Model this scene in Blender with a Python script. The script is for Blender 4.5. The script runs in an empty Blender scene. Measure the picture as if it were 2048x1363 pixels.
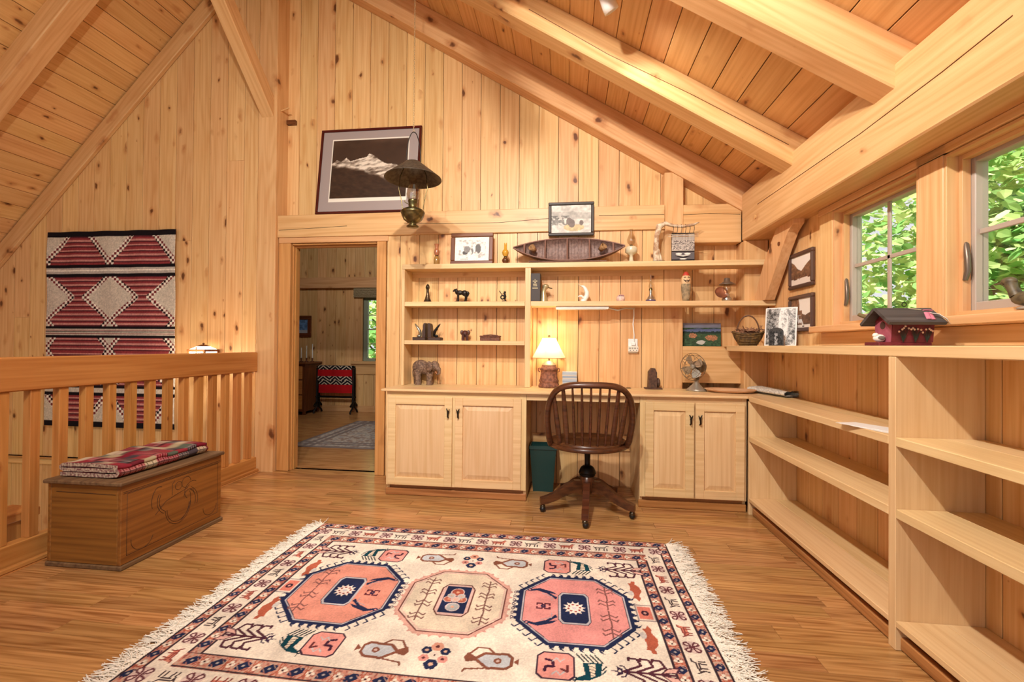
import bpy, math, random
import numpy as np
from mathutils import Vector, Matrix
random.seed(7)
S = bpy.context.scene
COL = S.collection
# ------------------------------------------------------------------ camera
FPX, YAW, PITCH, ROLL, CAMH = 894.57, .120196, .0093632, -.0084615, 1.10
_f = Vector((-math.sin(YAW)*math.cos(PITCH), math.cos(YAW)*math.cos(PITCH), math.sin(PITCH)))
_r = Vector((math.cos(YAW), math.sin(YAW), 0)); _d = _f.cross(_r)
_R = math.cos(ROLL)*_r + math.sin(ROLL)*_d; _D = -math.sin(ROLL)*_r + math.cos(ROLL)*_d
cam = bpy.data.cameras.new('camera'); co = bpy.data.objects.new('camera', cam); COL.objects.link(co)
cam.sensor_width = 36; cam.lens = FPX/2048*36; cam.clip_start = .05; cam.clip_end = 200
co.matrix_world = Matrix(((_R.x, -_D.x, -_f.x, 0), (_R.y, -_D.y, -_f.y, 0), (_R.z, -_D.z, -_f.z, CAMH), (0, 0, 0, 1)))
S.camera = co
# ------------------------------------------------------------------ world, sun, exposure
W = bpy.data.worlds.new('sky'); S.world = W; W.use_nodes = True
bg = W.node_tree.nodes['Background']; bg.inputs[0].default_value = (.93, .96, 1, 1); bg.inputs[1].default_value = .95
sun = bpy.data.lights.new('sun', 'SUN'); sun.energy = 16; sun.angle = .01; sun.color = (1, .96, .88)
so = bpy.data.objects.new('sun', sun); COL.objects.link(so); so.location = (-6, -2, 12)
so.rotation_euler = Vector((.55, .25, -.8)).to_track_quat('-Z', 'Y').to_euler()
vs = S.view_settings; vs.view_transform = 'Standard'; vs.look = 'None'; vs.gamma = 1; vs.exposure = 0; vs.use_curve_mapping = False
# ------------------------------------------------------------------ helpers
def lin(c):
    return tuple(((x/255)/12.92 if x/255 <= .04045 else ((x/255+.055)/1.055)**2.4) for x in c)
def L4(c): return (*lin(c), 1)
class MB:
    def __init__(s): s.v = []; s.f = []; s.s = []
    def add(s, v, f, sm=False, M=None):
        o = len(s.v)
        if M is not None: v = [M @ Vector(p) for p in v]
        s.v += [tuple(p) for p in v]; s.f += [tuple(i+o for i in q) for q in f]; s.s += [sm]*len(f); return s
    def box(s, c, d, M=None, b=0):
        hx, hy, hz = d[0]/2, d[1]/2, d[2]/2
        if b <= 0:
            v = [(c[0]+x*hx, c[1]+y*hy, c[2]+z*hz) for x in (-1, 1) for y in (-1, 1) for z in (-1, 1)]
            return s.add(v, [(0,1,3,2),(4,6,7,5),(0,4,5,1),(2,3,7,6),(0,2,6,4),(1,5,7,3)], False, M)
        b = min(b, hx*.49, hy*.49, hz*.49); v = []; I = {}
        for x in (-1, 1):
            for y in (-1, 1):
                for z in (-1, 1):
                    for a in range(3):
                        h = [hx-b, hy-b, hz-b]; h[a] += b
                        I[x, y, z, a] = len(v); v.append((c[0]+x*h[0], c[1]+y*h[1], c[2]+z*h[2]))
        f = []
        for a in range(3):
            p, q = (a+1) % 3, (a+2) % 3
            for sg in (-1, 1):
                r = []
                for (i, j) in ((-1,-1),(1,-1),(1,1),(-1,1)):
                    k = [0,0,0]; k[a] = sg; k[p] = i; k[q] = j; r.append(I[k[0], k[1], k[2], a])
                f.append(tuple(r if sg > 0 else r[::-1]))
            for i in (-1, 1):
                for j in (-1, 1):
                    k = [0,0,0]; k[p] = i; k[q] = j; k0 = k[:]; k0[a] = -1; k1 = k[:]; k1[a] = 1
                    r = (I[(*k0, p)], I[(*k1, p)], I[(*k1, q)], I[(*k0, q)])
                    f.append(r if i*j < 0 else r[::-1])
        for x in (-1, 1):
            for y in (-1, 1):
                for z in (-1, 1):
                    r = tuple(I[x, y, z, a] for a in range(3)); f.append(r if x*y*z > 0 else r[::-1])
        return s.add(v, f, False, M)
    def bb(s, x0, x1, y0, y1, z0, z1, b=0, M=None):
        return s.box(((x0+x1)/2, (y0+y1)/2, (z0+z1)/2), (abs(x1-x0), abs(y1-y0), abs(z1-z0)), M, b)
    def tube(s, pts, r, n=8, caps=True, flat=1.0, closed=False, M=None, up=(0,0,1)):
        pts = [Vector(p) for p in pts]; m = len(pts)
        rs = r if isinstance(r, (list, tuple)) else [r]*m
        v = []; f = []; pn = None
        for i, p in enumerate(pts):
            if closed: t = pts[(i+1) % m]-pts[i-1]
            else: t = pts[min(i+1, m-1)]-pts[max(i-1, 0)]
            t.normalize()
            if pn is None:
                u = Vector(up)
                if abs(t.dot(u)) > .95: u = Vector((1, 0, 0))
                a = (u - t*t.dot(u)).normalized()
            else:
                a = pn - t*t.dot(pn)
                a = a.normalized() if a.length > 1e-6 else t.orthogonal().normalized()
            pn = a; b = t.cross(a)
            for k in range(n):
                w = 2*math.pi*k/n; v.append(p + a*(math.cos(w)*rs[i]*flat) + b*(math.sin(w)*rs[i]))
        for i in range(m if closed else m-1):
            j = (i+1) % m
            for k in range(n): f.append((i*n+k, i*n+(k+1) % n, j*n+(k+1) % n, j*n+k))
        s.add(v, f, True, M)
        if caps and not closed:
            s.add(v[:n], [tuple(range(n))[::-1]], False, M); s.add(v[-n:], [tuple(range(n))], False, M)
        return s
    def lathe(s, prof, n=24, c=(0,0,0), M=None, a0=0, a1=2*math.pi, sm=True):
        v = []; f = []; full = abs(a1-a0-2*math.pi) < 1e-6; N = n if full else n+1
        for (r, z) in prof:
            for k in range(N):
                a = a0+(a1-a0)*k/n; v.append((c[0]+r*math.cos(a), c[1]+r*math.sin(a), c[2]+z))
        for i in range(len(prof)-1):
            for k in range(n):
                k2 = (k+1) % N; f.append((i*N+k, i*N+k2, (i+1)*N+k2, (i+1)*N+k))
        return s.add(v, f, sm, M)
    def prism(s, poly, h0, h1, M=None, sm=False):
        n = len(poly); v = [(p[0], p[1], h0) for p in poly]+[(p[0], p[1], h1) for p in poly]
        f = [tuple(range(n))[::-1], tuple(range(n, 2*n))]
        s.add(v, f, False, M); o = [(i, (i+1) % n, n+(i+1) % n, n+i) for i in range(n)]
        return s.add(v, o, sm, M)
    def ell(s, c, r, n=12, m=8, M=None):
        v = [(c[0], c[1], c[2]-r[2])]; f = []
        for i in range(1, m):
            t = math.pi*i/m
            for k in range(n):
                a = 2*math.pi*k/n; v.append((c[0]+r[0]*math.sin(t)*math.cos(a), c[1]+r[1]*math.sin(t)*math.sin(a), c[2]-r[2]*math.cos(t)))
        v.append((c[0], c[1], c[2]+r[2])); e = len(v)-1
        for k in range(n):
            f.append((0, 1+(k+1) % n, 1+k)); f.append((e, e-n+k, e-n+(k+1) % n))
            for i in range(m-2):
                a, b = 1+i*n+k, 1+i*n+(k+1) % n; f.append((a, b, b+n, a+n))
        return s.add(v, f, True, M)
    def mesh(s, name):
        me = bpy.data.meshes.new(name); me.from_pydata(s.v, [], s.f); me.polygons.foreach_set('use_smooth', s.s); me.update(); return me
    def build(s, name, mat, parent=None, loc=(0,0,0), rot=None):
        return link(name, s.mesh(name), mat, parent, loc, rot)
def link(name, me, mat, parent=None, loc=(0,0,0), rot=None):
    o = bpy.data.objects.new(name, me); COL.objects.link(o)
    if mat is not None:
        if len(me.materials) == 0: me.materials.append(mat)
        elif me.materials[0] is not mat:
            o.material_slots[0].link = 'OBJECT'; o.material_slots[0].material = mat
    o.location = loc
    if rot is not None: o.rotation_euler = rot
    if parent is not None: o.parent = parent
    return o
def tag(o, label, cat, group=None):
    o['label'] = label; o['category'] = cat
    if group: o['group'] = group
    return o
def thing(name, label, cat, loc=(0,0,0), rz=0, group=None):
    o = bpy.data.objects.new(name, None); COL.objects.link(o); o.empty_display_size = .05
    o.location = loc; o.rotation_euler = (0, 0, rz); return tag(o, label, cat, group)
def struct(o): o['kind'] = 'structure'; return o
def sempty(name):
    o = bpy.data.objects.new(name, None); COL.objects.link(o); o.empty_display_size = .05; return struct(o)
_MC = {}
def timber(name, parent, mat, c, xd, zd, L, Wd, T, b=.004, label=None):
    """a straight piece of wood: local X along its length, local Z through its thickness"""
    key = (round(L, 3), round(Wd, 3), round(T, 3), round(b, 4))
    if key not in _MC: _MC[key] = MB().box((0,0,0), (L, Wd, T), None, b).mesh('timber')
    x = Vector(xd).normalized(); z = Vector(zd); z = (z-x*x.dot(z)).normalized(); y = z.cross(x)
    o = link(name, _MC[key], mat, parent); p = Vector(c)
    if parent is not None: p = p-parent.location
    o.matrix_local = Matrix(((x.x, y.x, z.x, p.x), (x.y, y.y, z.y, p.y), (x.z, y.z, z.z, p.z), (0,0,0,1)))
    if label: o['label'] = label
    return o
def tbox(name, parent, mat, x0, x1, y0, y1, z0, z1, ax='x', b=.004, label=None):
    c = ((x0+x1)/2, (y0+y1)/2, (z0+z1)/2); d = (x1-x0, y1-y0, z1-z0)
    if ax == 'x': return timber(name, parent, mat, c, (1,0,0), (0,0,1), d[0], d[1], d[2], b, label)
    if ax == 'y': return timber(name, parent, mat, c, (0,1,0), (0,0,1), d[1], d[0], d[2], b, label)
    return timber(name, parent, mat, c, (0,0,1), (0,1,0), d[2], d[0], d[1], b, label)
MZX = Matrix(((0,1,0,0),(0,0,1,0),(1,0,0,0),(0,0,0,1)))      # local (u,v,w) -> world (x=v, y=w, z=u)
MZY = Matrix(((0,0,-1,0),(0,1,0,0),(1,0,0,0),(0,0,0,1)))     # local (u,v,w) -> world (x=-w, y=v, z=u)
def pboard(name, parent, mat, poly, w0, w1, M):
    """a board cut to an outline (u along the grain, v across)"""
    cu = sum(p[0] for p in poly)/len(poly); cv = sum(p[1] for p in poly)/len(poly)
    o = MB().prism([(p[0]-cu, p[1]-cv) for p in poly], w0, w1).build(name, mat, parent)
    o.matrix_local = M @ Matrix.Translation((cu, cv, 0)); return o
def copy_tree(root, loc=None, rz=None, parent=None):
    c = root.copy(); COL.objects.link(c)
    if parent is not None: c.parent = parent
    for ch in root.children: copy_tree(ch, parent=c)
    if loc is not None: c.location = loc
    if rz is not None: c.rotation_euler = (0, 0, rz)
    return c
# ------------------------------------------------------------------ materials
def _mat(name):
    m = bpy.data.materials.new(name); m.use_nodes = True; nt = m.node_tree
    return m, nt, nt.nodes['Principled BSDF']
def _n(nt, t, **k):
    n = nt.nodes.new(t)
    for a, b in k.items(): setattr(n, a, b)
    return n
def _math(nt, op, a, b=None, clamp=False):
    n = _n(nt, 'ShaderNodeMath', operation=op, use_clamp=clamp)
    for i, x in enumerate((a, b)):
        if x is None: continue
        if isinstance(x, (int, float)): n.inputs[i].default_value = x
        else: nt.links.new(x, n.inputs[i])
    return n.outputs[0]
def _vmul(nt, v, s):
    n = _n(nt, 'ShaderNodeVectorMath', operation='MULTIPLY'); nt.links.new(v, n.inputs[0]); n.inputs[1].default_value = s; return n.outputs[0]
def _mix(nt, f, a, b):
    n = _n(nt, 'ShaderNodeMix', data_type='RGBA')
    for i, x in ((0, f), (6, a), (7, b)):
        if isinstance(x, (int, float)): n.inputs[i].default_value = x
        elif isinstance(x, tuple): n.inputs[i].default_value = x
        else: nt.links.new(x, n.inputs[i])
    return n.outputs[2]
def _ss(nt, x, lo, hi):
    n = _n(nt, 'ShaderNodeMapRange', interpolation_type='SMOOTHSTEP')
    nt.links.new(x, n.inputs[0])
    for i, q in ((1, lo), (2, hi)):
        if isinstance(q, (int, float)): n.inputs[i].default_value = q
        else: nt.links.new(q, n.inputs[i])
    return n.outputs[0]
def wood(name, c1, c2, ck=(84, 38, 16), knots=1.0, rough=.42, var=.10, cath=.35, gs=1.0, bump=.12, ks=1.0, spec=.4):
    m, nt, bs = _mat(name); ln = nt.links.new
    tc = _n(nt, 'ShaderNodeTexCoord'); oi = _n(nt, 'ShaderNodeObjectInfo')
    sc = _n(nt, 'ShaderNodeVectorMath', operation='SCALE'); sc.inputs[0].default_value = (53.7, 27.3, 35.1); ln(oi.outputs['Random'], sc.inputs['Scale'])
    ad = _n(nt, 'ShaderNodeVectorMath', operation='ADD'); ln(tc.outputs['Object'], ad.inputs[0]); ln(sc.outputs[0], ad.inputs[1]); p = ad.outputs[0]
    g1 = _n(nt, 'ShaderNodeTexNoise'); ln(_vmul(nt, p, (1.6*gs, 60*gs, 60*gs)), g1.inputs['Vector']); g1.inputs['Scale'].default_value = 1; g1.inputs['Detail'].default_value = 3
    g2 = _n(nt, 'ShaderNodeTexNoise'); ln(_vmul(nt, p, (.55*gs, 7*gs, 7*gs)), g2.inputs['Vector']); g2.inputs['Scale'].default_value = 1; g2.inputs['Detail'].default_value = 1.5
    s = _math(nt, 'SINE', _math(nt, 'MULTIPLY', g2.outputs[0], 55.0)); s = _math(nt, 'MULTIPLY_ADD', s, .5); nt.nodes[-1].inputs[2].default_value = .5
    s = _math(nt, 'POWER', s, 1.6)
    fac = _math(nt, 'ADD', _math(nt, 'MULTIPLY', s, cath), _math(nt, 'MULTIPLY', _ss(nt, g1.outputs[0], .34, .72), 1-cath), True)
    col = _mix(nt, fac, L4(c1), L4(c2))
    r2 = _math(nt, 'FRACT', _math(nt, 'MULTIPLY', oi.outputs['Random'], 97.31))
    hs = _n(nt, 'ShaderNodeHueSaturation'); ln(col, hs.inputs['Color'])
    v = _math(nt, 'MULTIPLY_ADD', oi.outputs['Random'], 2*var); nt.nodes[-1].inputs[2].default_value = 1-var; ln(v, hs.inputs['Value'])
    h = _math(nt, 'MULTIPLY_ADD', r2, .012); nt.nodes[-1].inputs[2].default_value = .495; ln(h, hs.inputs['Hue'])
    col = hs.outputs[0]
    if knots > 0:
        nz = _n(nt, 'ShaderNodeTexNoise'); ln(p, nz.inputs['Vector']); nz.inputs['Scale'].default_value = 14
        mx = _n(nt, 'ShaderNodeVectorMath', operation='MULTIPLY_ADD'); ln(nz.outputs['Color'], mx.inputs[0]); mx.inputs[1].default_value = (.5, .35, .35)
        ln(_vmul(nt, p, (6*ks, 12*ks, 12*ks)), mx.inputs[2])
        vo = _n(nt, 'ShaderNodeTexVoronoi'); ln(mx.outputs[0], vo.inputs['Vector']); vo.inputs['Scale'].default_value = 1
        sx = _n(nt, 'ShaderNodeSeparateColor'); ln(vo.outputs['Color'], sx.inputs[0])
        r = _math(nt, 'MULTIPLY', _math(nt, 'POWER', sx.outputs[0], 2.6), .19*knots)
        d = vo.outputs['Distance']
        core = _math(nt, 'SUBTRACT', 1, _ss(nt, d, _math(nt, 'MULTIPLY', r, .45), r))
        halo = _math(nt, 'SUBTRACT', 1, _ss(nt, d, _math(nt, 'MULTIPLY', r, .8), _math(nt, 'MULTIPLY', r, 2.0)))
        hl = (c2[0]*.86, c2[1]*.70, c2[2]*.55)
        col = _mix(nt, _math(nt, 'MULTIPLY', halo, .5), col, L4(hl))
        col = _mix(nt, _math(nt, 'MULTIPLY', core, .88), col, L4(ck))
    ln(col, bs.inputs['Base Color']); bs.inputs['Roughness'].default_value = rough; bs.inputs['Specular IOR Level'].default_value = spec
    if bump:
        bp = _n(nt, 'ShaderNodeBump'); bp.inputs['Strength'].default_value = bump; bp.inputs['Distance'].default_value = .002
        ln(g1.outputs[0], bp.inputs['Height']); ln(bp.outputs[0], bs.inputs['Normal'])
    return m
def plain(name, c, rough=.5, metal=0, nscale=0, c2=None, bump=0, spec=.5, emit=0, ecol=None, sub=0):
    m, nt, bs = _mat(name); bs.inputs['Base Color'].default_value = L4(c); bs.inputs['Roughness'].default_value = rough
    bs.inputs['Metallic'].default_value = metal; bs.inputs['Specular IOR Level'].default_value = spec
    if nscale:
        tc = _n(nt, 'ShaderNodeTexCoord'); nz = _n(nt, 'ShaderNodeTexNoise'); nt.links.new(tc.outputs['Object'], nz.inputs['Vector']); nz.inputs['Scale'].default_value = nscale; nz.inputs['Detail'].default_value = 4
        nt.links.new(_mix(nt, _ss(nt, nz.outputs[0], .35, .65), L4(c), L4(c2 or c)), bs.inputs['Base Color'])
        if bump:
            bp = _n(nt, 'ShaderNodeBump'); bp.inputs['Strength'].default_value = bump; bp.inputs['Distance'].default_value = .004
            nt.links.new(nz.outputs[0], bp.inputs['Height']); nt.links.new(bp.outputs[0], bs.inputs['Normal'])
    if emit:
        bs.inputs['Emission Color'].default_value = L4(ecol or c); bs.inputs['Emission Strength'].default_value = emit
    return m
def painted(name, rough=.6, bump=0, bs_=300, spec=.3):
    m, nt, bs = _mat(name); a = _n(nt, 'ShaderNodeVertexColor', layer_name='Col'); nt.links.new(a.outputs[0], bs.inputs['Base Color'])
    bs.inputs['Roughness'].default_value = rough; bs.inputs['Specular IOR Level'].default_value = spec
    if bump:
        tc = _n(nt, 'ShaderNodeTexCoord'); nz = _n(nt, 'ShaderNodeTexNoise'); nt.links.new(tc.outputs['Object'], nz.inputs['Vector']); nz.inputs['Scale'].default_value = bs_; nz.inputs['Detail'].default_value = 2
        bp = _n(nt, 'ShaderNodeBump'); bp.inputs['Strength'].default_value = bump; bp.inputs['Distance'].default_value = .003
        nt.links.new(nz.outputs[0], bp.inputs['Height']); nt.links.new(bp.outputs[0], bs.inputs['Normal'])
    return m
def glassy(name, tint=(255,255,255), gl=.12, alpha=.9):
    """thin glass: mostly clear with a reflection that grows towards grazing angles"""
    m, nt, bs = _mat(name); nt.nodes.remove(bs); out = nt.nodes['Material Output']
    t = _n(nt, 'ShaderNodeBsdfTransparent'); t.inputs[0].default_value = L4(tint); g = _n(nt, 'ShaderNodeBsdfGlossy'); g.inputs['Roughness'].default_value = .03
    fr = _n(nt, 'ShaderNodeLayerWeight'); fr.inputs[0].default_value = .5
    mx = _n(nt, 'ShaderNodeMixShader'); f = _math(nt, 'MULTIPLY_ADD', _math(nt, 'POWER', fr.outputs['Facing'], 5), .9, True); nt.nodes[-1].inputs[2].default_value = gl
    nt.links.new(f, mx.inputs[0]); nt.links.new(t.outputs[0], mx.inputs[1]); nt.links.new(g.outputs[0], mx.inputs[2]); nt.links.new(mx.outputs[0], out.inputs[0]); return m
M = {}
M['pine'] = wood('pine_board', (233, 190, 134), (214, 160, 102), knots=1.5, var=.07, cath=.3)
M['pine_t'] = wood('pine_timber', (226, 180, 128), (208, 154, 100), knots=1.4, ks=.6, var=.05, cath=.45)
M['ceil'] = wood('pine_ceiling', (232, 184, 126), (214, 158, 100), knots=1.3, var=.07)
M['maple'] = wood('maple', (232, 200, 150), (218, 180, 128), knots=0, var=.03, cath=.25, rough=.35)
M['maple_red'] = wood('maple_panel', (226, 188, 146), (212, 168, 122), knots=0, var=.03, cath=.35, rough=.35)
M['oak'] = wood('oak_floor', (196, 146, 92), (138, 90, 48), knots=0, var=.17, cath=.45, rough=.22, gs=1.7, bump=.06, spec=.5)
M['oak_trim'] = wood('oak_trim', (190, 130, 78), (140, 86, 44), knots=0, var=.05, cath=.4, rough=.35)
M['casing'] = wood('casing_pine', (216, 158, 96), (194, 132, 72), knots=.9, ks=.7, var=.05)
M['rail'] = wood('rail_wood', (206, 144, 80), (180, 114, 56), knots=.7, ks=.7, var=.08, rough=.35)
M['chest'] = wood('chest_wood', (150, 96, 42), (114, 68, 28), knots=.3, var=.04, cath=.25, rough=.45, ck=(40, 22, 10))
M['chest_lid'] = wood('chest_lid_wood', (128, 98, 66), (88, 62, 40), knots=0, var=.04, rough=.7)
M['walnut'] = wood('dark_oak', (98, 56, 32), (58, 30, 17), knots=0, var=.05, cath=.3, rough=.3, spec=.5)
M['mahog'] = wood('mahogany', (84, 30, 22), (58, 18, 14), knots=0, var=.03, rough=.3)
M['brownfr'] = wood('brown_frame', (124, 70, 38), (84, 42, 20), knots=0, var=.04, rough=.4)
M['darkgap'] = plain('backing_wood', (84, 50, 26), .8)
M['white'] = plain('white_paint', (240, 240, 236), .4)
M['iron'] = plain('black_iron', (34, 30, 28), .4, .7)
M['blackm'] = plain('dark_bronze', (52, 44, 38), .35, .85)
M['brass'] = plain('aged_brass', (128, 112, 72), .3, .9, 30, (92, 84, 56))
M['paint'] = painted('painted_surface', .6)
M['print'] = painted('printed_paper', .5)
M['cloth'] = painted('woven_cloth', .95, .35, 400, .1)
M['pile'] = painted('wool_pile', .97, .5, 500, .05)
M['pane'] = glassy('window_glass', gl=.05)
M['lglass'] = glassy('lamp_glass', (238, 232, 220), .22)
M['aglass'] = glassy('amber_glass', (214, 140, 60), .10)
# ------------------------------------------------------------------ numpy painting
def vn(x, y, seed=0):
    xi = np.floor(x).astype(int); yi = np.floor(y).astype(int); fx = x-xi; fy = y-yi
    fx = fx*fx*(3-2*fx); fy = fy*fy*(3-2*fy)
    def h(a, b):
        n = (a*374761393 + b*668265263 + seed*974634777) & 0xffffffff
        n = ((n ^ (n >> 13))*1274126177) & 0xffffffff; return ((n ^ (n >> 16)) & 0xffff)/65535.0
    return (h(xi, yi)*(1-fx)+h(xi+1, yi)*fx)*(1-fy)+(h(xi, yi+1)*(1-fx)+h(xi+1, yi+1)*fx)*fy
def fbm(x, y, seed=0, o=4):
    a = 0; w = .5
    for i in range(o): a = a+w*vn(x*2**i, y*2**i, seed+i*7); w *= .5
    return a/(1-.5**o)
class Canvas:
    """colours for the vertices of a flat grid, drawn with polygons and strokes in its own metres"""
    def __init__(s, x0, x1, y0, y1, res, base):
        s.nx = int(round((x1-x0)/res))+1; s.ny = int(round((y1-y0)/res))+1
        s.xs = np.linspace(x0, x1, s.nx); s.ys = np.linspace(y0, y1, s.ny)
        s.X, s.Y = np.meshgrid(s.xs, s.ys); s.C = np.empty((s.ny, s.nx, 3)); s.C[:] = np.array(base)/255.0
    def _win(s, a, b, c, d):
        i0, i1 = np.searchsorted(s.xs, [a, b]); j0, j1 = np.searchsorted(s.ys, [c, d]); return slice(j0, j1+1), slice(i0, i1+1)
    def mask(s, m, col): s.C[m] = np.array(col)/255.0
    def rect(s, a, b, c, d, col): w = s._win(min(a,b), max(a,b), min(c,d), max(c,d)); s.C[w] = np.array(col)/255.0
    def poly(s, pts, col):
        P = np.array(pts); w = s._win(P[:,0].min(), P[:,0].max(), P[:,1].min(), P[:,1].max()); X = s.X[w]; Y = s.Y[w]
        if X.size == 0: return
        ins = np.zeros(X.shape, bool); n = len(P)
        for i in range(n):
            x1, y1 = P[i]; x2, y2 = P[(i+1) % n]
            if y1 == y2: continue
            ins ^= ((y1 > Y) != (y2 > Y)) & (X < (x2-x1)*(Y-y1)/(y2-y1)+x1)
        s.C[w][ins] = np.array(col)/255.0
    def stroke(s, pts, wd, col, closed=False):
        P = [np.array(p, float) for p in pts]
        if closed: P.append(P[0])
        for a, b in zip(P[:-1], P[1:]):
            w = s._win(min(a[0],b[0])-wd, max(a[0],b[0])+wd, min(a[1],b[1])-wd, max(a[1],b[1])+wd); X = s.X[w]; Y = s.Y[w]
            if X.size == 0: continue
            d = b-a; L = d@d+1e-12; t = np.clip(((X-a[0])*d[0]+(Y-a[1])*d[1])/L, 0, 1)
            m = (X-a[0]-t*d[0])**2+(Y-a[1]-t*d[1])**2 < (wd/2)**2; s.C[w][m] = np.array(col)/255.0
    def ell(s, cx, cy, rx, ry, col):
        w = s._win(cx-rx, cx+rx, cy-ry, cy+ry); X = s.X[w]; Y = s.Y[w]; s.C[w][((X-cx)/rx)**2+((Y-cy)/ry)**2 < 1] = np.array(col)/255.0
    def noise(s, amp, sc, seed=1):
        s.C *= (1+amp*(fbm(s.X*sc+50, s.Y*sc+50, seed, 2)-.5)*2)[..., None]
    def build(s, name, mat, parent, fn):
        """fn(X,Y) gives the 3-D position of every grid point"""
        P = fn(s.X, s.Y); P = np.stack([np.broadcast_to(a, s.X.shape) for a in P], -1).reshape(-1, 3)
        return grid_mesh(name, P, s.ny, s.nx, s.C.reshape(-1, 3), mat, parent)
def grid_mesh(name, P, ny, nx, C, mat, parent=None, smooth=True):
    me = bpy.data.meshes.new(name); I = np.arange(ny*nx).reshape(ny, nx)
    F = np.stack([I[:-1,:-1], I[:-1,1:], I[1:,1:], I[1:,:-1]], -1).reshape(-1, 4); nf = len(F)
    me.vertices.add(ny*nx); me.vertices.foreach_set('co', P.astype(np.float32).ravel())
    me.loops.add(nf*4); me.loops.foreach_set('vertex_index', F.astype(np.int32).ravel())
    me.polygons.add(nf); me.polygons.foreach_set('loop_start', np.arange(0, nf*4, 4, dtype=np.int32))
    me.polygons.foreach_set('use_smooth', np.full(nf, smooth)); me.update(calc_edges=True)
    if C is not None:
        C = np.clip(C, 0, 1); C = np.where(C <= .04045, C/12.92, ((C+.055)/1.055)**2.4)
        a = me.color_attributes.new('Col', 'FLOAT_COLOR', 'POINT'); a.data.foreach_set('color', np.concatenate([C, np.ones((len(C), 1))], 1).astype(np.float32).ravel())
    return link(name, me, mat, parent)
# ================================================================== STRUCTURE
WB, WL, XR = 3.72, 3.605, 1.50          # upper gable boards, lower boards, right wall
def zr(x): return 2.244+.612*(1.184-x)  # underside line of the right roof timbers
def zl(x): return 1.788+1.029*(x+5.478) # underside line of the left roof timbers
XRIDGE = -2.716
# ---- floor -----------------------------------------------------------------
mb = MB(); mb.bb(-2.62, 1.75, -2.6, 3.72, -.20, -.012); mb.bb(-5.6, 1.5, 3.74, 7.1, -.20, -.012)
floor = struct(mb.build('floor', M['oak_trim']))
PW = .083; y = 3.72; row = 0
while y > .30:
    x = -2.62 - random.random()*.9
    while x < 1.24:
        Ln = random.choice((.45, .6, .75, .9, 1.05, 1.2, 1.4)); a, b = max(x, -2.62), min(x+Ln, 1.26)
        if b-a > .05: tbox('plank', floor, M['oak'], a+.0006, b-.0006, y-PW+.0006, y-.0006, -.012, 0, 'x', .0008)
        x += Ln
    y -= PW; row += 1
def rows(name, y0, y1, x0, x1):          # floor too far off or behind the camera to tell the boards apart
    mb = MB(); yy = y1
    while yy > y0:
        x = x0-random.random()
        while x < x1:
            Ln = random.choice((.6, .9, 1.2)); a, b = max(x, x0), min(x+Ln, x1)
            if b-a > .03: mb.bb(a+.001, b-.001, yy-PW+.001, yy-.001, -.012, 0)
            x += Ln
        yy -= PW
    o = mb.build(name, M['oak'], floor); o['kind'] = 'stuff'
rows('planks', 3.72, 7.0, -5.4, -1.0); rows('planks', -2.6, y, -2.62, 1.26)
# nosing of the stair opening under the railing
tbox('nosing', floor, M['rail'], -2.645, -2.60, -2.6, 3.56, -.05, .006, 'y', .004)
# ---- gable wall (back) ------------------------------------------------------
mb = MB()
mb.prism([(-2.5, -1.2), (-5.6, -1.2), (-5.6, 1.9), (-2.716, 4.85), (-2.45, 4.72), (-2.45, -.2), (-2.5, -.2)], 3.735, 3.80, Matrix(((1,0,0,0),(0,0,1,0),(0,1,0,0),(0,0,0,1))))
mb.prism([(-2.45, 1.99), (-1.56, 1.99), (-1.56, -.2), (1.52, -.2), (1.52, 2.35), (-2.45, 4.72)], 3.735, 3.80, Matrix(((1,0,0,0),(0,0,1,0),(0,1,0,0),(0,0,0,1))))
wall_back = struct(mb.build('wall_back', M['darkgap']))
G = .0020
def sl(x): return min(zr(x), zl(x))+.06
def vboards(edges, z0, zt, yf, parent, mat, split=0):
    for a, b in zip(edges[:-1], edges[1:]):
        a2, b2 = a+G, b-G; t0 = zt(a2); t1 = zt(b2)
        if t0-z0 < .03 and t1-z0 < .03: continue
        cut = None
        if random.random() < split and min(t0, t1)-z0 > 1.6: cut = z0+random.uniform(.45, .7)*(min(t0, t1)-z0)
        if cut:
            pboard('board', parent, mat, [(z0, a2), (z0, b2), (cut-.0006, b2), (cut-.0006, a2)], yf, 3.7345 if yf > 3.7 else yf+.016, MZX)
            pboard('board', parent, mat, [(cut+.0006, a2), (cut+.0006, b2), (t1, b2), (t0, a2)], yf, 3.7345 if yf > 3.7 else yf+.016, MZX)
        else:
            pboard('board', parent, mat, [(z0, a2), (z0, b2), (t1, b2), (t0, a2)], yf, 3.7345 if yf > 3.7 else yf+.016, MZX)
# left of the post, down into the stairwell
vboards([-5.60]+[-5.478+.1713*i for i in range(16)]+[-2.772, -2.64], .005, sl, WB, wall_back, M['pine'], .3)
vboards([-5.60]+[-5.478+.1713*i for i in range(16)]+[-2.772, -2.64], -1.2, lambda x: -.075, WB, wall_back, M['pine'])
tbox('rail_trim', wall_back, M['pine'], -5.6, -2.64, 3.70, 3.735, -.07, 0, 'x', .003)
# right of the post, above the beam
vboards([-2.51, -2.375]+[-2.211+.1645*i for i in range(22)], 2.19, sl, WB, wall_back, M['pine'], .0)
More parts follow.
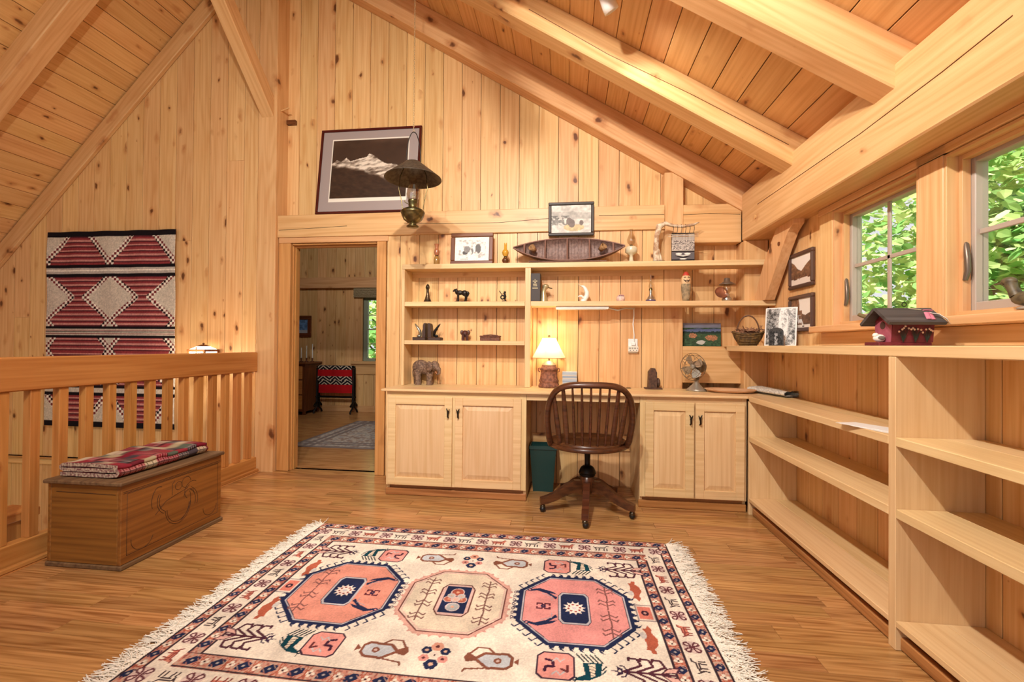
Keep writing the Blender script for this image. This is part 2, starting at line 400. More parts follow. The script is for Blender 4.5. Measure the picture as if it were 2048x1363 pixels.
# lower boards, behind the shelves and desk
vboards([-1.50, -1.385]+[-1.385+.1645*(i+1) for i in range(12)]+[.755], .0, lambda x: 2.013, WL, wall_back, M['pine'])
vboards([.88, 1.0, 1.165, 1.332], .0, lambda x: 2.0, WB, wall_back, M['pine'])
T = M['pine_t']
tbox('post', wall_back, T, -2.655, -2.485, 3.56, 3.74, -.2, 4.5, 'z', .004, 'tall square pine post beside the doorway')
tbox('beam', wall_back, T, -2.485, .756, 3.585, 3.74, 2.012, 2.203, 'x', .004, 'long horizontal pine beam with a crack')
tbox('post', wall_back, T, .756, .899, 3.602, 3.74, 0, 2.46, 'z', .004, 'pine post between the two horizontal beams')
tbox('beam', wall_back, T, .899, 1.33, 3.605, 3.74, 1.905, 2.203, 'x', .004, 'short deep pine beam at the corner')
tbox('beam', wall_back, T, .899, 1.33, 3.605, 3.719, .82, 1.103, 'x', .004, 'short low pine beam above the desk')
tbox('post', wall_back, T, 1.33, 1.498, 3.545, 3.74, 0, 1.905, 'z', .004, 'corner pine post under the eave beam')
# cracks in the long beam: thin dark splits
for pts in ([(-2.47, 2.075), (-2.1, 2.088), (-1.85, 2.098)], [(-1.35, 2.11), (-1.0, 2.098), (-.55, 2.094), (-.1, 2.12)], [(.25, 2.13), (.5, 2.128), (.75, 2.126)], [(.90, 2.125), (1.1, 2.13), (1.32, 2.118)]):
    pass
    o = MB().tube([(p[0], 3.5845 if p[0] < .8 else 3.6045, p[1]) for p in pts], .0018, 5).build('crack', M['iron'], wall_back)
# hook hardware on the post
MB().tube([(-2.484, 3.62, 3.13), (-2.40, 3.60, 3.14)], .007, 8).build('peg', M['pine'], wall_back)
MB().bb(-2.485, -2.40, 3.690, 3.719, 3.045, 3.085, .002).build('latch', M['brownfr'], wall_back)
# knee brace from the tall post towards the camera
bA, bB = Vector((-2.57, 3.60, 3.02)), Vector((-2.57, 2.55, 4.07)); bd = (bB-bA).normalized()
timber('brace', wall_back, T, (bA+bB)/2+Vector((0, 0, .08)), bd, (0, -1, -1), (bB-bA).length+.1, .11, .13, .004, 'diagonal knee brace on the tall post')
# ---- doorway ----------------------------------------------------------------
tr = sempty('trim_1'); tr['label'] = 'plain pine casing around the doorway to the next room'
tbox('side_casing', tr, M['casing'], -2.478, -2.370, 3.600, 3.72, 0, 1.966, 'z', .004)
tbox('side_casing', tr, M['casing'], -1.590, -1.508, 3.600, 3.72, 0, 1.966, 'z', .004)
tbox('head_casing', tr, T, -2.478, -1.488, 3.597, 3.62, 1.966, 2.013, 'x', .003)
for a, b, c, d in ((-2.380, -2.364, 3.64, 3.735), (-2.364, -2.357, 3.665, 3.70), (-1.60, -1.588, 3.64, 3.735)):
    tbox('jamb', tr, M['casing'], a, b, c, d, 0, 1.966, 'z', .002)
tbox('jamb', tr, M['casing'], -2.364, -1.60, 3.62, 3.735, 1.952, 1.9655, 'x', .002)
tbox('stop', tr, M['casing'], -2.357, -1.60, 3.665, 3.70, 1.938, 1.9515, 'x', .002)
# ---- ceiling ------------------------------------------------------------------
PD = .225
nR = Vector((.612, 0, 1)).normalized(); nL = Vector((-1.029, 0, 1)).normalized()
def rslab(x0, x1, zf, d0, d1, y0, y1, mb):
    v = [(x, y, zf(x)+d) for y in (y0, y1) for (x, d) in ((x0, d0), (x1, d0), (x1, d1), (x0, d1))]
    mb.add(v, [(0,1,2,3), (7,6,5,4), (0,4,5,1), (1,5,6,2), (2,6,7,3), (3,7,4,0)])
mb = MB(); rslab(-2.80, 1.72, zr, PD+.020, PD+.16, -2.6, 7.2, mb); rslab(-6.2, -2.70, zl, PD+.020, PD+.16, -2.6, 7.2, mb)
ceiling = struct(mb.build('ceiling', M['darkgap']))
def cplanks(x0, x1, zf, n, y0, y1, cuts, w):
    slope = Vector((x1-x0, 0, zf(x1)-zf(x0))); Ls = slope.length; sd = slope.normalized(); k = int(Ls/w)
    for i in range(k+1):
        q = Vector((x0, 0, zf(x0)+PD+.010))+sd*(i+.5)*w
        for a, b in zip(cuts[:-1], cuts[1:]):
            timber('plank', ceiling, M['ceil'], (q.x, (a+b)/2, q.z), (0, 1, 0), -n, b-a, w-.0045, .018, .0022)
cplanks(-2.71, 1.42, zr, nR, -2.6, 3.72, [-2.6, -.2, 1.3, 3.72], .168)
cplanks(-2.72, -5.60, zl, nL, -2.6, 3.72, [-2.6, .6, 3.72], .165)
def rafter(x0, x1, zf, y0, y1, dz, label, h=PD):
    a = Vector((x0, (y0+y1)/2, zf(x0)+dz)); b = Vector((x1, (y0+y1)/2, zf(x1)+dz)); d = (b-a).normalized(); n = Vector((-d.z, 0, d.x)) if d.x > 0 else Vector((d.z, 0, -d.x))
    hh = (h-dz)*abs(d.x)
    return timber('rafter', ceiling, T, (a+b)/2+n*hh/2, d, n, (b-a).length, y1-y0, hh, .006, label)
rafter(-2.62, 1.42, zr, 3.58, 3.718, -.015, 'pine rafter lying against the gable boards')
rafter(-2.62, 1.40, zr, 2.814, 2.956, .02, 'pale pine rafter with a long crack')
rafter(-2.62, 1.40, zr, 1.983, 2.114, 0, 'broad pine rafter above the window')
rafter(-2.62, 1.40, zr, 1.15, 1.29, 0, 'pine rafter'); rafter(-2.62, 1.40, zr, .32, .46, 0, 'pine rafter'); rafter(-2.62, 1.40, zr, -.5, -.36, 0, 'pine rafter')
rafter(-5.6, -2.74, zl, 3.68, 3.719, 0, 'pine rake trim along the gable boards', .205)
rafter(-5.6, -2.74, zl, 2.88, 3.02, 0, 'pine rafter over the stair'); rafter(-5.6, -2.74, zl, 2.05, 2.19, 0, 'pine rafter'); rafter(-5.6, -2.74, zl, 1.2, 1.34, 0, 'pine rafter')
tbox('ridge_beam', ceiling, T, -2.80, -2.62, -2.6, 3.72, 4.30, 4.62, 'y', .005)
for pts in ([(1.30, 2.30), (.75, 2.63), (.25, 2.91), (-.25, 3.235)], ):
    MB().tube([(p[0], 2.8135, p[1]) for p in pts], .0022, 5).build('crack', M['brownfr'], ceiling)
# ---- right wall, eave beam and windows ---------------------------------------
WIN = [(2.085, 2.70), (1.30, 1.955)]; WZ0, WZ1 = 1.225, 1.865
mb = MB(); x0, x1 = 1.515, 1.62
mb.bb(x0, x1, -2.6, 3.80, -.2, WZ0); mb.bb(x0, x1, -2.6, 3.80, WZ1, 2.45)
mb.bb(x0, x1, 2.70, 3.80, WZ0, WZ1); mb.bb(x0, x1, 1.955, 2.085, WZ0, WZ1); mb.bb(x0, x1, -2.6, 1.30, WZ0, WZ1)
wall_right = struct(mb.build('wall_right', M['darkgap']))
yy = 3.545
while yy > 2.86:
    pboard('board', wall_right, M['pine'], [(1.112, yy-.14+G), (1.112, yy-G), (1.905, yy-G), (1.905, yy-.14+G)], -1.5145, -1.50, MZY); yy -= .14
tbox('board', wall_right, M['pine'], 1.497, 1.5145, 1.0, 2.8445, 1.112, 1.187, 'y', .002)
tbox('beam', wall_right, T, 1.322, 1.515, -2.6, 3.58, 1.905, 2.262, 'y', .007, 'heavy pine eave beam with a long crack, over the windows')
tbox('blocking', wall_right, M['pine'], 1.42, 1.51, -2.6, 3.58, 2.262, 2.40, 'y', .003)
MB().tube([(1.3215, 3.3, 2.10), (1.3215, 2.7, 2.085), (1.3215, 2.2, 2.075), (1.3215, 1.75, 2.085), (1.3215, 1.5, 2.10)], .0022, 5).build('crack', M['brownfr'], wall_right)
# curved knee brace
outer = [(2.975, 1.905), (2.98, 1.88), (3.05, 1.838), (3.14, 1.735), (3.225, 1.624), (3.31, 1.52), (3.375, 1.4385)]
inner = [(3.543, 1.4385), (3.543, 1.48), (3.47, 1.60), (3.38, 1.725), (3.29, 1.82), (3.205, 1.905)]
pboard('brace', wall_right, T, [(z, yv) for (yv, z) in outer+inner], -1.470, -1.405, MZY)['label'] = 'curved pine knee brace in the corner'
MB().tube([(1.406, 3.165, 1.79), (1.400, 3.165, 1.79)], .014, 14).build('plug', M['brownfr'], wall_right)
MB().tube([(1.325, 3.33, 2.02), (1.316, 3.33, 2.02)], .012, 12).build('plug', M['pine'], wall_right)
frame_m = plain('window_frame', (176, 160, 146), .45); outm = plain('outer_jamb', (196, 208, 190), .5); handle_m = plain('window_handle', (120, 104, 90), .35, .6)
P_ = M['pine']
def window(name, y0, y1, cas, label):
    w = sempty(name); w['label'] = label
    for (a, b) in cas: tbox('casing', w, P_, 1.478, 1.512, a, b, 1.19, 1.87, 'z', .003)
    tbox('head_casing', w, T, 1.470, 1.512, y0-.15, y1+.13, 1.868, 1.904, 'y', .003)
    tbox('sill', w, T, 1.425, 1.512, y0-.115 if name == 'window_2' else y0-.02, y1+.012 if name == 'window_2' else y1+.14, 1.188, 1.224, 'y', .004)
    for a, b in ((y1-.012, y1), (y0, y0+.012)): tbox('jamb', w, T, 1.48, 1.60, a, b, WZ0, WZ1, 'z', .001)
    for a, b in ((y1-.03, y1-.012), (y0+.012, y0+.03)): tbox('stop', w, T, 1.522, 1.552, a, b, WZ0, WZ1, 'z', .001)
    tbox('head_jamb', w, T, 1.48, 1.60, y0+.012, y1-.012, WZ1-.012, WZ1, 'y', .001); tbox('stop', w, T, 1.522, 1.552, y0+.03, y1-.03, WZ1-.03, WZ1-.012, 'y', .001)
    tbox('sill_stop', w, T, 1.513, 1.60, y0+.012, y1-.012, WZ0-.001, WZ0+.02, 'y', .001)
    f = MB(); a, b, c, d = y0+.013, y1-.013, WZ0+.021, WZ1-.013; t = .034
    f.bb(1.553, 1.60, b-t, b, c, d, .003); f.bb(1.553, 1.60, a, a+t, c, d, .003); f.bb(1.553, 1.60, a+t, b-t, c, c+t, .003); f.bb(1.553, 1.60, a+t, b-t, d-t, d, .003)
    sash = f.build('sash', frame_m, w)
    MB().bb(1.577, 1.580, a+t, b-t, c+t, d-t).build('pane', M['pane'], w)
    ym, zm = (a+b)/2, (c+d)/2
    for (p0, p1, q0, q1) in ((ym-.010, ym+.010, c+t, d-t), (a+t, b-t, zm-.010, zm+.010)): MB().bb(1.566, 1.5765, p0, p1, q0, q1, .002).build('muntin', frame_m, w)
    g = MB(); g.bb(1.601, 1.63, y1-.004, y1+.04, WZ0-.02, WZ1+.04); g.bb(1.601, 1.63, y0-.04, y0+.004, WZ0-.02, WZ1+.04); g.bb(1.601, 1.63, y0, y1, WZ1-.004, WZ1+.04); g.bb(1.601, 1.66, y0, y1, WZ0-.03, WZ0)
    g.build('outer_jamb', outm, w)
    h = MB(); yh = y1-.013; zc = 1.42 if name == 'window_1' else 1.45
    h.tube([(1.535, yh-.001, zc+.07), (1.535, yh-.016, zc+.055), (1.532, yh-.026, zc), (1.530, yh-.03, zc-.05), (1.528, yh-.02, zc-.085)], [.007, .009, .010, .010, .008], 8)
    h.build('handle', handle_m, w)
    return w
window('window_1', *WIN[0], [(2.70, 2.828), (1.957, 2.083)], 'casement window with four panes nearest the corner')
window('window_2', *WIN[1], [(1.17, 1.298)], 'casement window with pine casing beyond the broad mullion')
# knee wall far left, wall beyond the stair, far side of the other room
wall_left = struct(MB().bb(-5.72, -5.616, -2.6, 7.2, -1.3, 2.3).build('wall_left', M['darkgap']))
yy = 3.70
while yy > -.6:
    tbox('board', wall_left, M['pine'], -5.6155, -5.60, yy-.168+G, yy-G, -1.2, 1.70, 'z', .001); yy -= .168
# ---- the room through the doorway ---------------------------------------------
YF = 6.90
mb = MB(); mb.bb(-5.6, -3.27, YF+.016, YF+.12, 0, 4.8); mb.bb(-2.55, 1.6, YF+.016, YF+.12, 0, 4.8); mb.bb(-3.27, -2.55, YF+.016, YF+.12, 0, .82); mb.bb(-3.27, -2.55, YF+.016, YF+.12, 1.86, 4.8)
wall_far = struct(mb.build('wall_far', M['darkgap']))
for i in range(26):
    a = -5.2+.163*i; b = a+.163
    segs = [(.01, 3.4)]
    if b > -3.27 and a < -2.55: segs = [(.01, .70), (2.0, 3.4)]
    for s0, s1 in segs: pboard('board', wall_far, M['pine'], [(s0, a+G), (s0, b-G), (s1, b-G), (s1, a+G)], YF, YF+.0155, MZX)
tbox('beam', wall_far, T, -5.2, -1.0, YF-.08, YF+.01, 2.0, 2.17, 'x', .004, 'pine beam across the far room wall')
tbox('baseboard', wall_far, T, -5.2, -1.0, YF-.015, YF, 0, .10, 'x', .003)
w3 = sempty('window_3'); w3['label'] = 'narrow casement window in the far room with a rolled shade'
tbox('casing', w3, P_, -3.42, -3.27, YF-.02, YF+.02, .82, 1.87, 'z', .003); tbox('sill', w3, T, -3.44, -2.4, YF-.06, YF+.02, .775, .82, 'x', .003); tbox('apron', w3, T, -3.42, -2.4, YF-.02, YF+.015, .61, .775, 'x', .003)
f = MB(); f.bb(-3.27, -3.20, YF+.03, YF+.08, .82, 1.86, .002); f.bb(-2.62, -2.55, YF+.03, YF+.08, .82, 1.86, .002); f.bb(-3.20, -2.62, YF+.03, YF+.08, .82, .87, .002); f.bb(-3.20, -2.62, YF+.03, YF+.08, 1.81, 1.86, .002)
f.build('sash', plain('far_sash', (150, 158, 136), .5), w3); MB().bb(-3.20, -2.62, YF+.052, YF+.055, .87, 1.81).build('pane', M['pane'], w3)
for z in (1.10, 1.335, 1.57): MB().bb(-3.20, -2.62, YF+.04, YF+.0515, z-.008, z+.008).build('muntin', frame_m, w3)
MB().bb(-2.915, -2.90, YF+.04, YF+.0515, .87, 1.81).build('muntin', frame_m, w3)
sh = MB()
for i in range(5): sh.tube([(-3.40, YF-.05, 1.865+.035*i), (-2.3, YF-.05, 1.865+.035*i)], .021, 10)
sh.build('rolled_shade', plain('shade_cloth', (168, 150, 118), .9, 0, 60, (140, 122, 92)), w3)
struct(MB().bb(1.0, 1.08, 3.80, 7.1, 0, 3.2).build('wall_far_right', M['pine']))
# ================================================================== BUILT-IN FURNITURE
MP, MR = M['maple'], M['maple_red']
pull_m = plain('bronze_pull', (50, 44, 36), .35, .8)
def pull(parent, x, y, z, s):
    mb = MB(); mb.tube([(x, y, z-.03), (x, y-.020, z-.022), (x, y-.020, z+.018), (x-s*.010, y-.018, z+.038)], [.005, .006, .006, .003], 7)
    mb.tube([(x, y-.018, z-.004), (x+s*.012, y-.020, z+.034)], [.005, .003], 7)
    mb.tube([(x, y, z+.006), (x, y-.018, z+.006)], .004, 7); return mb.build('pull', pull_m, parent)
def cab_door(parent, x0, x1, z0, z1, yf, pm, hx):
    t = .056; f = MB()
    f.bb(x0, x0+t, yf, yf+.02, z0, z1, .002); f.bb(x1-t, x1, yf, yf+.02, z0, z1, .002)
    f.bb(x0+t, x1-t, yf, yf+.02, z1-t, z1, .002); f.bb(x0+t, x1-t, yf, yf+.02, z0, z0+t, .002)
    ax, bx, az, bz = x0+t, x1-t, z0+t, z1-t
    d = thing_part('door', f, MP, parent)
    p = MB(); k = .035
    v = [(ax, yf+.014, az), (bx, yf+.014, az), (bx, yf+.014, bz), (ax, yf+.014, bz), (ax+k, yf+.004, az+k), (bx-k, yf+.004, az+k), (bx-k, yf+.004, bz-k), (ax+k, yf+.004, bz-k)]
    p.add(v, [(4,5,6,7), (0,1,5,4), (1,2,6,5), (2,3,7,6), (3,0,4,7)])
    # local X must run up the panel for the grain: build it turned
    cx, cz = (ax+bx)/2, (az+bz)/2
    q = MB(); q.add([(w[2]-cz, w[0]-cx, w[1]-yf) for w in v], [(7,6,5,4), (4,5,1,0), (5,6,2,1), (6,7,3,2), (7,4,0,3)])
    o = q.build('panel', pm, d); o.matrix_local = Matrix.Translation((cx, yf, cz)) @ MZX
    pull(d, hx, yf, z1-.115, 1 if hx > cx else -1)
    return d
def thing_part(name, mb, mat, parent): return mb.build(name, mat, parent)
YC = 3.15
def base_cabinet(name, label, x0, x1, doors, pm):
    t = thing(name, label, 'cabinet', (0, 0, 0))
    tbox('side', t, MP, x0, x0+.02, YC+.02, 3.600, .0, .755, 'z', .001); tbox('side', t, MP, x1-.02, x1, YC+.02, 3.600, .0, .755, 'z', .001)
    tbox('bottom', t, MP, x0+.02, x1-.02, YC+.03, 3.62, .075, .095, 'x', .001)
    f = [(x0, doors[0][0]+.012), (doors[-1][1]-.012, x1)]
    for a, b in f: tbox('stile', t, MP, a, b, YC+.0, YC+.02, .075, .755, 'z', .001)
    tbox('rail', t, MP, f[0][1], f[1][0], YC+.001, YC+.02, .70, .755, 'x', .001); tbox('rail', t, MP, f[0][1], f[1][0], YC+.001, YC+.02, .075, .10, 'x', .001)
    m = (doors[0][1]+doors[1][0])/2; tbox('stile', t, MP, m-.025, m+.025, YC+.001, YC+.02, .10, .70, 'z', .001)
    cab_door(t, *doors[0], .083, .722, YC-.021, pm, doors[0][1]-.026); cab_door(t, *doors[1], .083, .722, YC-.021, pm, doors[1][0]+.026)
    tbox('toe_board', t, M['oak_trim'], x0+.004, x1-.004, YC+.03, YC+.05, 0, .074, 'x', .001)
    tbox('base_molding', t, M['oak_trim'], x0-.008, x1+.004, YC+.005, YC+.029, 0, .050, 'x', .006)
    return t
base_cabinet('base_cabinet', 'pale maple base cabinet with two wide doors beside the doorway', -1.300, -.274, [(-1.282, -.806), (-.784, -.309)], MR)
base_cabinet('base_cabinet', 'pale maple base cabinet with two narrow raised-panel doors beside the bookcase', .506, 1.198, [(.539, .858), (.867, 1.180)], MP)
# worktop
wt = thing('worktop', 'long pale wood worktop running over both cabinets and the knee space', 'worktop', (0,0,0))
tbox('top_board', wt, MP, -1.335, 1.199, 3.118, 3.34, .757, .775, 'x', .006); tbox('top_board', wt, MP, -1.335, 1.1985, 3.3405, 3.598, .757, .775, 'x', .002)
tbox('apron', wt, MP, -.273, .505, 3.152, 3.17, .712, .7565, 'x', .001)
tbox('knee_panel', wt, M['pine'], -.272, .50, 3.585, 3.598, .28, .40, 'x', .002)
# wall shelves over the worktop
su = thing('wall_shelf_unit', 'open maple shelf unit standing on the worktop against the boarded wall', 'shelf', (0,0,0))
YS = 3.42
tbox('side', su, MP, -1.299, -1.276, YS, 3.600, .776, 1.695, 'z', .002)
tbox('divider', su, MP, -.315, -.272, YS, 3.600, .776, 1.695, 'z', .002)
tbox('shelf', su, MP, -1.299, 1.425, YS, 3.600, 1.696, 1.735, 'x', .003)
tbox('shelf', su, MP, -1.275, -.316, YS+.001, 3.600, 1.402, 1.438, 'x', .002); tbox('shelf', su, MP, -1.275, -.316, YS+.001, 3.600, 1.100, 1.132, 'x', .002)
tbox('shelf', su, MP, -.271, 1.325, YS+.001, 3.59, 1.402, 1.438, 'x', .002); tbox('shelf', su, MP, 1.3255, 1.498, YS+.001, 3.54, 1.402, 1.438, 'x', .002)
tbox('cleat', su, M['pine'], -1.275, -.316, 3.605, 3.600, 1.655, 1.695, 'x', .002); tbox('cleat', su, M['pine'], -.271, .75, 3.605, 3.600, 1.655, 1.695, 'x', .002)
# bookcase along the window wall
bk = thing('bookcase', 'long low maple bookcase with open shelves under the windows', 'bookcase', (0,0,0))
XB = 1.20; Y1, Y0 = 3.13, -.4
tbox('top', bk, MP, XB, 1.424, 1.0, 3.54, 1.070, 1.110, 'y', .003); tbox('top', bk, MP, XB, 1.424, Y0, .9995, 1.070, 1.110, 'y', .003)
tbox('top', bk, MP, 1.4245, 1.498, Y0, 3.54, 1.070, 1.110, 'y', .002); tbox('top', bk, MP, XB, 1.328, 3.541, 3.598, 1.104, 1.110, 'y', .001)
for yd in (1.798, .50): tbox('divider', bk, MP, XB, 1.495, yd, yd+.037, .0, 1.0695, 'z', .002)
tbox('end_panel', bk, MP, XB+.001, 1.495, Y1-.012, Y1+.008, .0, .742, 'z', .001)
for (a, b) in ((1.836, Y1-.013), (.538, 1.797), (Y0, .499)):
    for (z0, z1) in ((.742, .775), (.480, .514), (.085, .108)):
        bb = b if z0 < .7 or b < 3 else 3.117
        tbox('shelf', bk, MP, XB, 1.365, a, bb, z0, z1, 'y', .002); tbox('shelf', bk, MP, 1.3655, 1.495, a, bb, z0, z1, 'y', .001)
    tbox('kick_board', bk, M['oak_trim'], XB+.045, XB+.06, a, b, 0, .084, 'y', .001)
    tbox('cleat', bk, M['rail'], 1.478, 1.495, a, b, .36, .479, 'y', .002)
tbox('shelf', bk, MP, 1.1995, 1.3285, 3.119, 3.60, .757, .7752, 'y', .001); tbox('shelf', bk, MP, 1.329, 1.495, 3.119, 3.544, .757, .7752, 'y', .001)
tbox('base_molding', bk, M['oak_trim'], XB+.018, XB+.044, Y0, Y1-.02, 0, .05, 'y', .006)
yb = 3.6; i = 0
while yb > Y0:
    tbox('back_board', bk, M['pine'], 1.4965, 1.511, yb-.155+G, yb-G, .0, 1.07, 'z', .002); yb -= .155
# ---- railing --------------------------------------------------------------------
RX = -2.665
rl = thing('railing', 'pine railing with square balusters along the stair opening', 'railing', (0,0,0))
tbox('top_rail', rl, M['rail'], RX-.035, RX+.035, -2.3, 3.558, .855, 1.022, 'y', .006); tbox('bottom_rail', rl, M['rail'], RX-.02, RX+.034, -2.3, 3.558, .018, .125, 'y', .004)
for yp in (1.35, 3.3, -1.5): tbox('block', rl, M['rail'], RX-.02, RX+.03, yp, yp+.07, .0, .0175, 'y', .001)
yb = 3.49
while yb > -2.3:
    tbox('baluster', rl, M['rail'], RX-.022, RX+.022, yb-.022, yb+.022, .1255, .8545, 'z', .002); yb -= .1285
tbox('base_molding', floor, M['rail'], -2.626, -2.60, -2.3, 3.55, .006, .03, 'y', .005)
# stair newel and handrail seen through the balusters
nw = thing('stair_newel', 'red-brown stair newel post below the railing', 'newel post', (0,0,0))
tbox('post', nw, M['rail'], -3.02, -2.88, 1.99, 2.12, -1.2, .15, 'z', .004)
tbox('cap', nw, M['rail'], -3.04, -2.86, 1.97, 2.14, .15, .195, 'y', .004)
tbox('bracket', nw, M['mahog'], -2.98, -2.92, 1.93, 1.988, -.30, -.05, 'z', .003)
struct(MB().bb(-5.6, -2.66, -2.6, 3.73, -1.28, -1.2).build('floor_lower', M['oak']))
# ---- chest with quilt --------------------------------------------------------------
CX0, CX1, CY0, CY1 = -2.525, -2.118, 1.918, 2.548
ch = thing('wooden_chest', 'old carved brown wooden chest standing against the railing', 'chest', (0, 0, 0))
tbox('end_panel', ch, M['chest'], CX0+.02, CX1-.02, CY0, CY0+.02, .022, .405, 'x', .003); tbox('end_panel', ch, M['chest'], CX0+.02, CX1-.02, CY1-.02, CY1, .022, .405, 'x', .003)
tbox('front_panel', ch, M['chest'], CX1-.0195, CX1, CY0, CY1, .022, .405, 'y', .003); tbox('back_panel', ch, M['chest'], CX0, CX0+.0195, CY0, CY1, .022, .405, 'y', .003)
tbox('base', ch, M['chest_lid'], CX0-.006, CX1+.010, CY0-.006, CY1+.008, 0, .0215, 'y', .004)
tbox('lid', ch, M['chest_lid'], CX0-.012, CX1+.014, CY0-.016, CY1+.012, .4055, .425, 'y', .005)
carve_m = plain('carved_line', (58, 34, 14), .7)
def carve(pts): MB().tube([(CX1+.0003, p[0], p[1]) for p in pts], .0013, 5).build('carving', carve_m, ch)
def arc(cy, cz, r, a0, a1, ry=1, n=14): return [(cy+ry*r*math.cos(a0+(a1-a0)*i/n), cz+r*math.sin(a0+(a1-a0)*i/n)) for i in range(n+1)]
carve([(CY0+.03, .06), (CY0+.03, .36), (CY1-.03, .36), (CY1-.03, .06), (CY0+.03, .06)])
for s in (0, .012):
    carve(arc(2.24, .20, .095-s, math.pi, 2*math.pi, .85)); carve(arc(2.245, .20, .10-s, -.3, .9, 1.25)); carve(arc(2.19, .26, .08-s, 2.6, 4.2))
carve(arc(2.29, .315, .03, 0, 5.5)); carve(arc(2.24, .31, .022, 0, 6.2)); carve(arc(2.33, .26, .05, 1, 4)); carve(arc(2.31, .235, .035, 0, 3.1)); carve(arc(2.12, .27, .07, 1.2, 3.6, .6))
carve(arc(2.03, .12, .06, 3, 6)); carve(arc(2.46, .12, .05, 3.1, 6.3)); carve(arc(2.20, .22, .12, 5.2, 6.6)); carve([(2.10, .20), (2.16, .25), (2.22, .265), (2.30, .28)]); carve([(2.20, .27), (2.20, .33), (2.215, .345)])
for zz in (.365, .372): carve([(CY0+.01, zz), (CY1-.01, zz)])
MB().tube([(CX0+.05, CY0-.0003, .365), (CX1-.03, CY0-.0003, .362)], .0013, 5).build('carving', carve_m, ch)
# folded quilt: a thick ribbon folded over, swept along the chest
def ribbon(pts, th):
    P = [Vector(p) for p in pts]; a = []; b = []
    for i, p in enumerate(P):
        t = (P[min(i+1, len(P)-1)]-P[max(i-1, 0)]).normalized(); n = Vector((-t.y, t.x)); a.append(p+n*th/2); b.append(p-n*th/2)
    return a+b[::-1]
qp = [(.335, .010), (.20, .009), (.06, .009), (.018, .013), (.010, .024), (.018, .034), (.06, .031), (.20, .031), (.315, .031), (.330, .036), (.333, .044), (.322, .052), (.20, .054), (.06, .052), (.012, .050)]
qs = []
for i in range(len(qp)-1):
    for k in range(5): qs.append((qp[i][0]+(qp[i+1][0]-qp[i][0])*k/5, qp[i][1]+(qp[i+1][1]-qp[i][1])*k/5))
qs.append(qp[-1]); ring = ribbon([(-p[0]+.335, p[1]) for p in qs], .017); ring.append(ring[0])
nr = len(ring); NY = 150; yy = np.linspace(0, .555, NY); sarr = np.array([(p[0], p[1]) for p in ring])
perim = np.concatenate([[0], np.cumsum(np.hypot(*np.diff(sarr, axis=0).T))])
PX = np.empty((NY, nr, 3)); CC = np.empty((NY, nr, 3))
pal = np.array([(142,44,58),(128,34,50),(206,190,160),(92,100,86),(176,160,128),(74,64,70),(150,60,66),(150,50,62),(110,40,50),(186,164,140)])/255
rng = np.random.RandomState(5); cells = rng.randint(0, len(pal), (40, 40)); plaid = rng.rand(40, 40)
for j in range(NY):
    wob = .004*np.sin(yy[j]*23+sarr[:,0]*9)+.003*np.sin(yy[j]*51+2)
    lift = (sarr[:,1]/.06)*wob
    PX[j,:,0] = sarr[:,0]+.006*math.sin(yy[j]*7); PX[j,:,1] = yy[j]; PX[j,:,2] = sarr[:,1]+lift+.004
    ci = (perim/.062).astype(int) % 40; cj = int(yy[j]/.068); c = pal[cells[ci, cj % 40]].copy()
    st = plaid[ci, cj % 40] > .45
    m1 = st & ((np.mod(perim, .0155) < .004) | (yy[j] % .0155 < .004)); c[m1] = c[m1]*.55+np.array((225, 205, 185))/255*.45
    m2 = st & ((np.mod(perim+.008, .031) < .004) | ((yy[j]+.008) % .031 < .004)); c[m2] = c[m2]*.5
    if yy[j] < .012 or yy[j] > .543: c = c*.4+np.array((120, 40, 50))/255*.6
    CC[j] = c
q0 = grid_mesh('quilt', PX.reshape(-1, 3), NY, nr, CC.reshape(-1, 3), M['cloth'])
q0.location = (-2.505, 1.955, .4255); tag(q0, 'folded patchwork quilt of red plaid squares on the chest lid', 'quilt')
qedge = plain('quilt_edge', (122, 74, 74), .95, 0, 90, (196, 176, 150))
for y in (0, .555):
    e = MB(); e.add([(p[0]+.006*math.sin(y*7), y, p[1]+.004+(p[1]/.06)*(.004*math.sin(y*23+p[0]*9)+.003*math.sin(y*51+2))) for p in ring[:-1]], [tuple(range(nr-1))])
    e.build('folded_edge', qedge, q0)
# ---- swivel desk chair -----------------------------------------------------------------
Wn = M['walnut']
cr = thing('desk_chair', 'dark oak swivel chair with a spindle bow back facing the desk', 'chair', (.148, 3.045, 0), math.radians(1))
seat = MB(); prof = []
n = 40; rings = []
for r, dz in ((0.0, -.010), (.35, -.012), (.7, -.006), (.92, .004), (1.0, .0), (1.0, -.022), (.93, -.036), (.5, -.040), (0, -.040)):
    rings.append([(r*.250*math.cos(2*math.pi*k/n)*(1.0), r*(.235 if math.sin(2*math.pi*k/n) < 0 else .225)*math.sin(2*math.pi*k/n), .475+dz) for k in range(n)])
v = [p for rg in rings for p in rg]; seat.add(v, [(i*n+k, i*n+(k+1) % n, (i+1)*n+(k+1) % n, (i+1)*n+k) for i in range(len(rings)-1) for k in range(n)], True)
seat.build('seat', Wn, cr)
MB().tube([(.252*math.cos(a), .236*math.sin(a), .447) for a in [2*math.pi*k/40 for k in range(40)]], .016, 8, closed=True).build('seat_rim', Wn, cr)
def bow(t):   # t 0..1 left to right
    a = math.pi*(1-t); x = .268*math.copysign(abs(math.cos(a))**.5, math.cos(a)); z = .50+.362*abs(math.sin(a))**.52
    lean = (z-.46)/.40; y = -.11-.14*lean-.05*(1-(x/.27)**2)
    return (x*(1-.06*max(0, (.62-z)/.14)), y, z)
bp = [(-.246, -.09, .46)]+[bow(i/44) for i in range(45)]+[(.246, -.09, .46)]
MB().tube(bp, [.019]*len(bp), 10, flat=1.35).build('back_bow', Wn, cr)
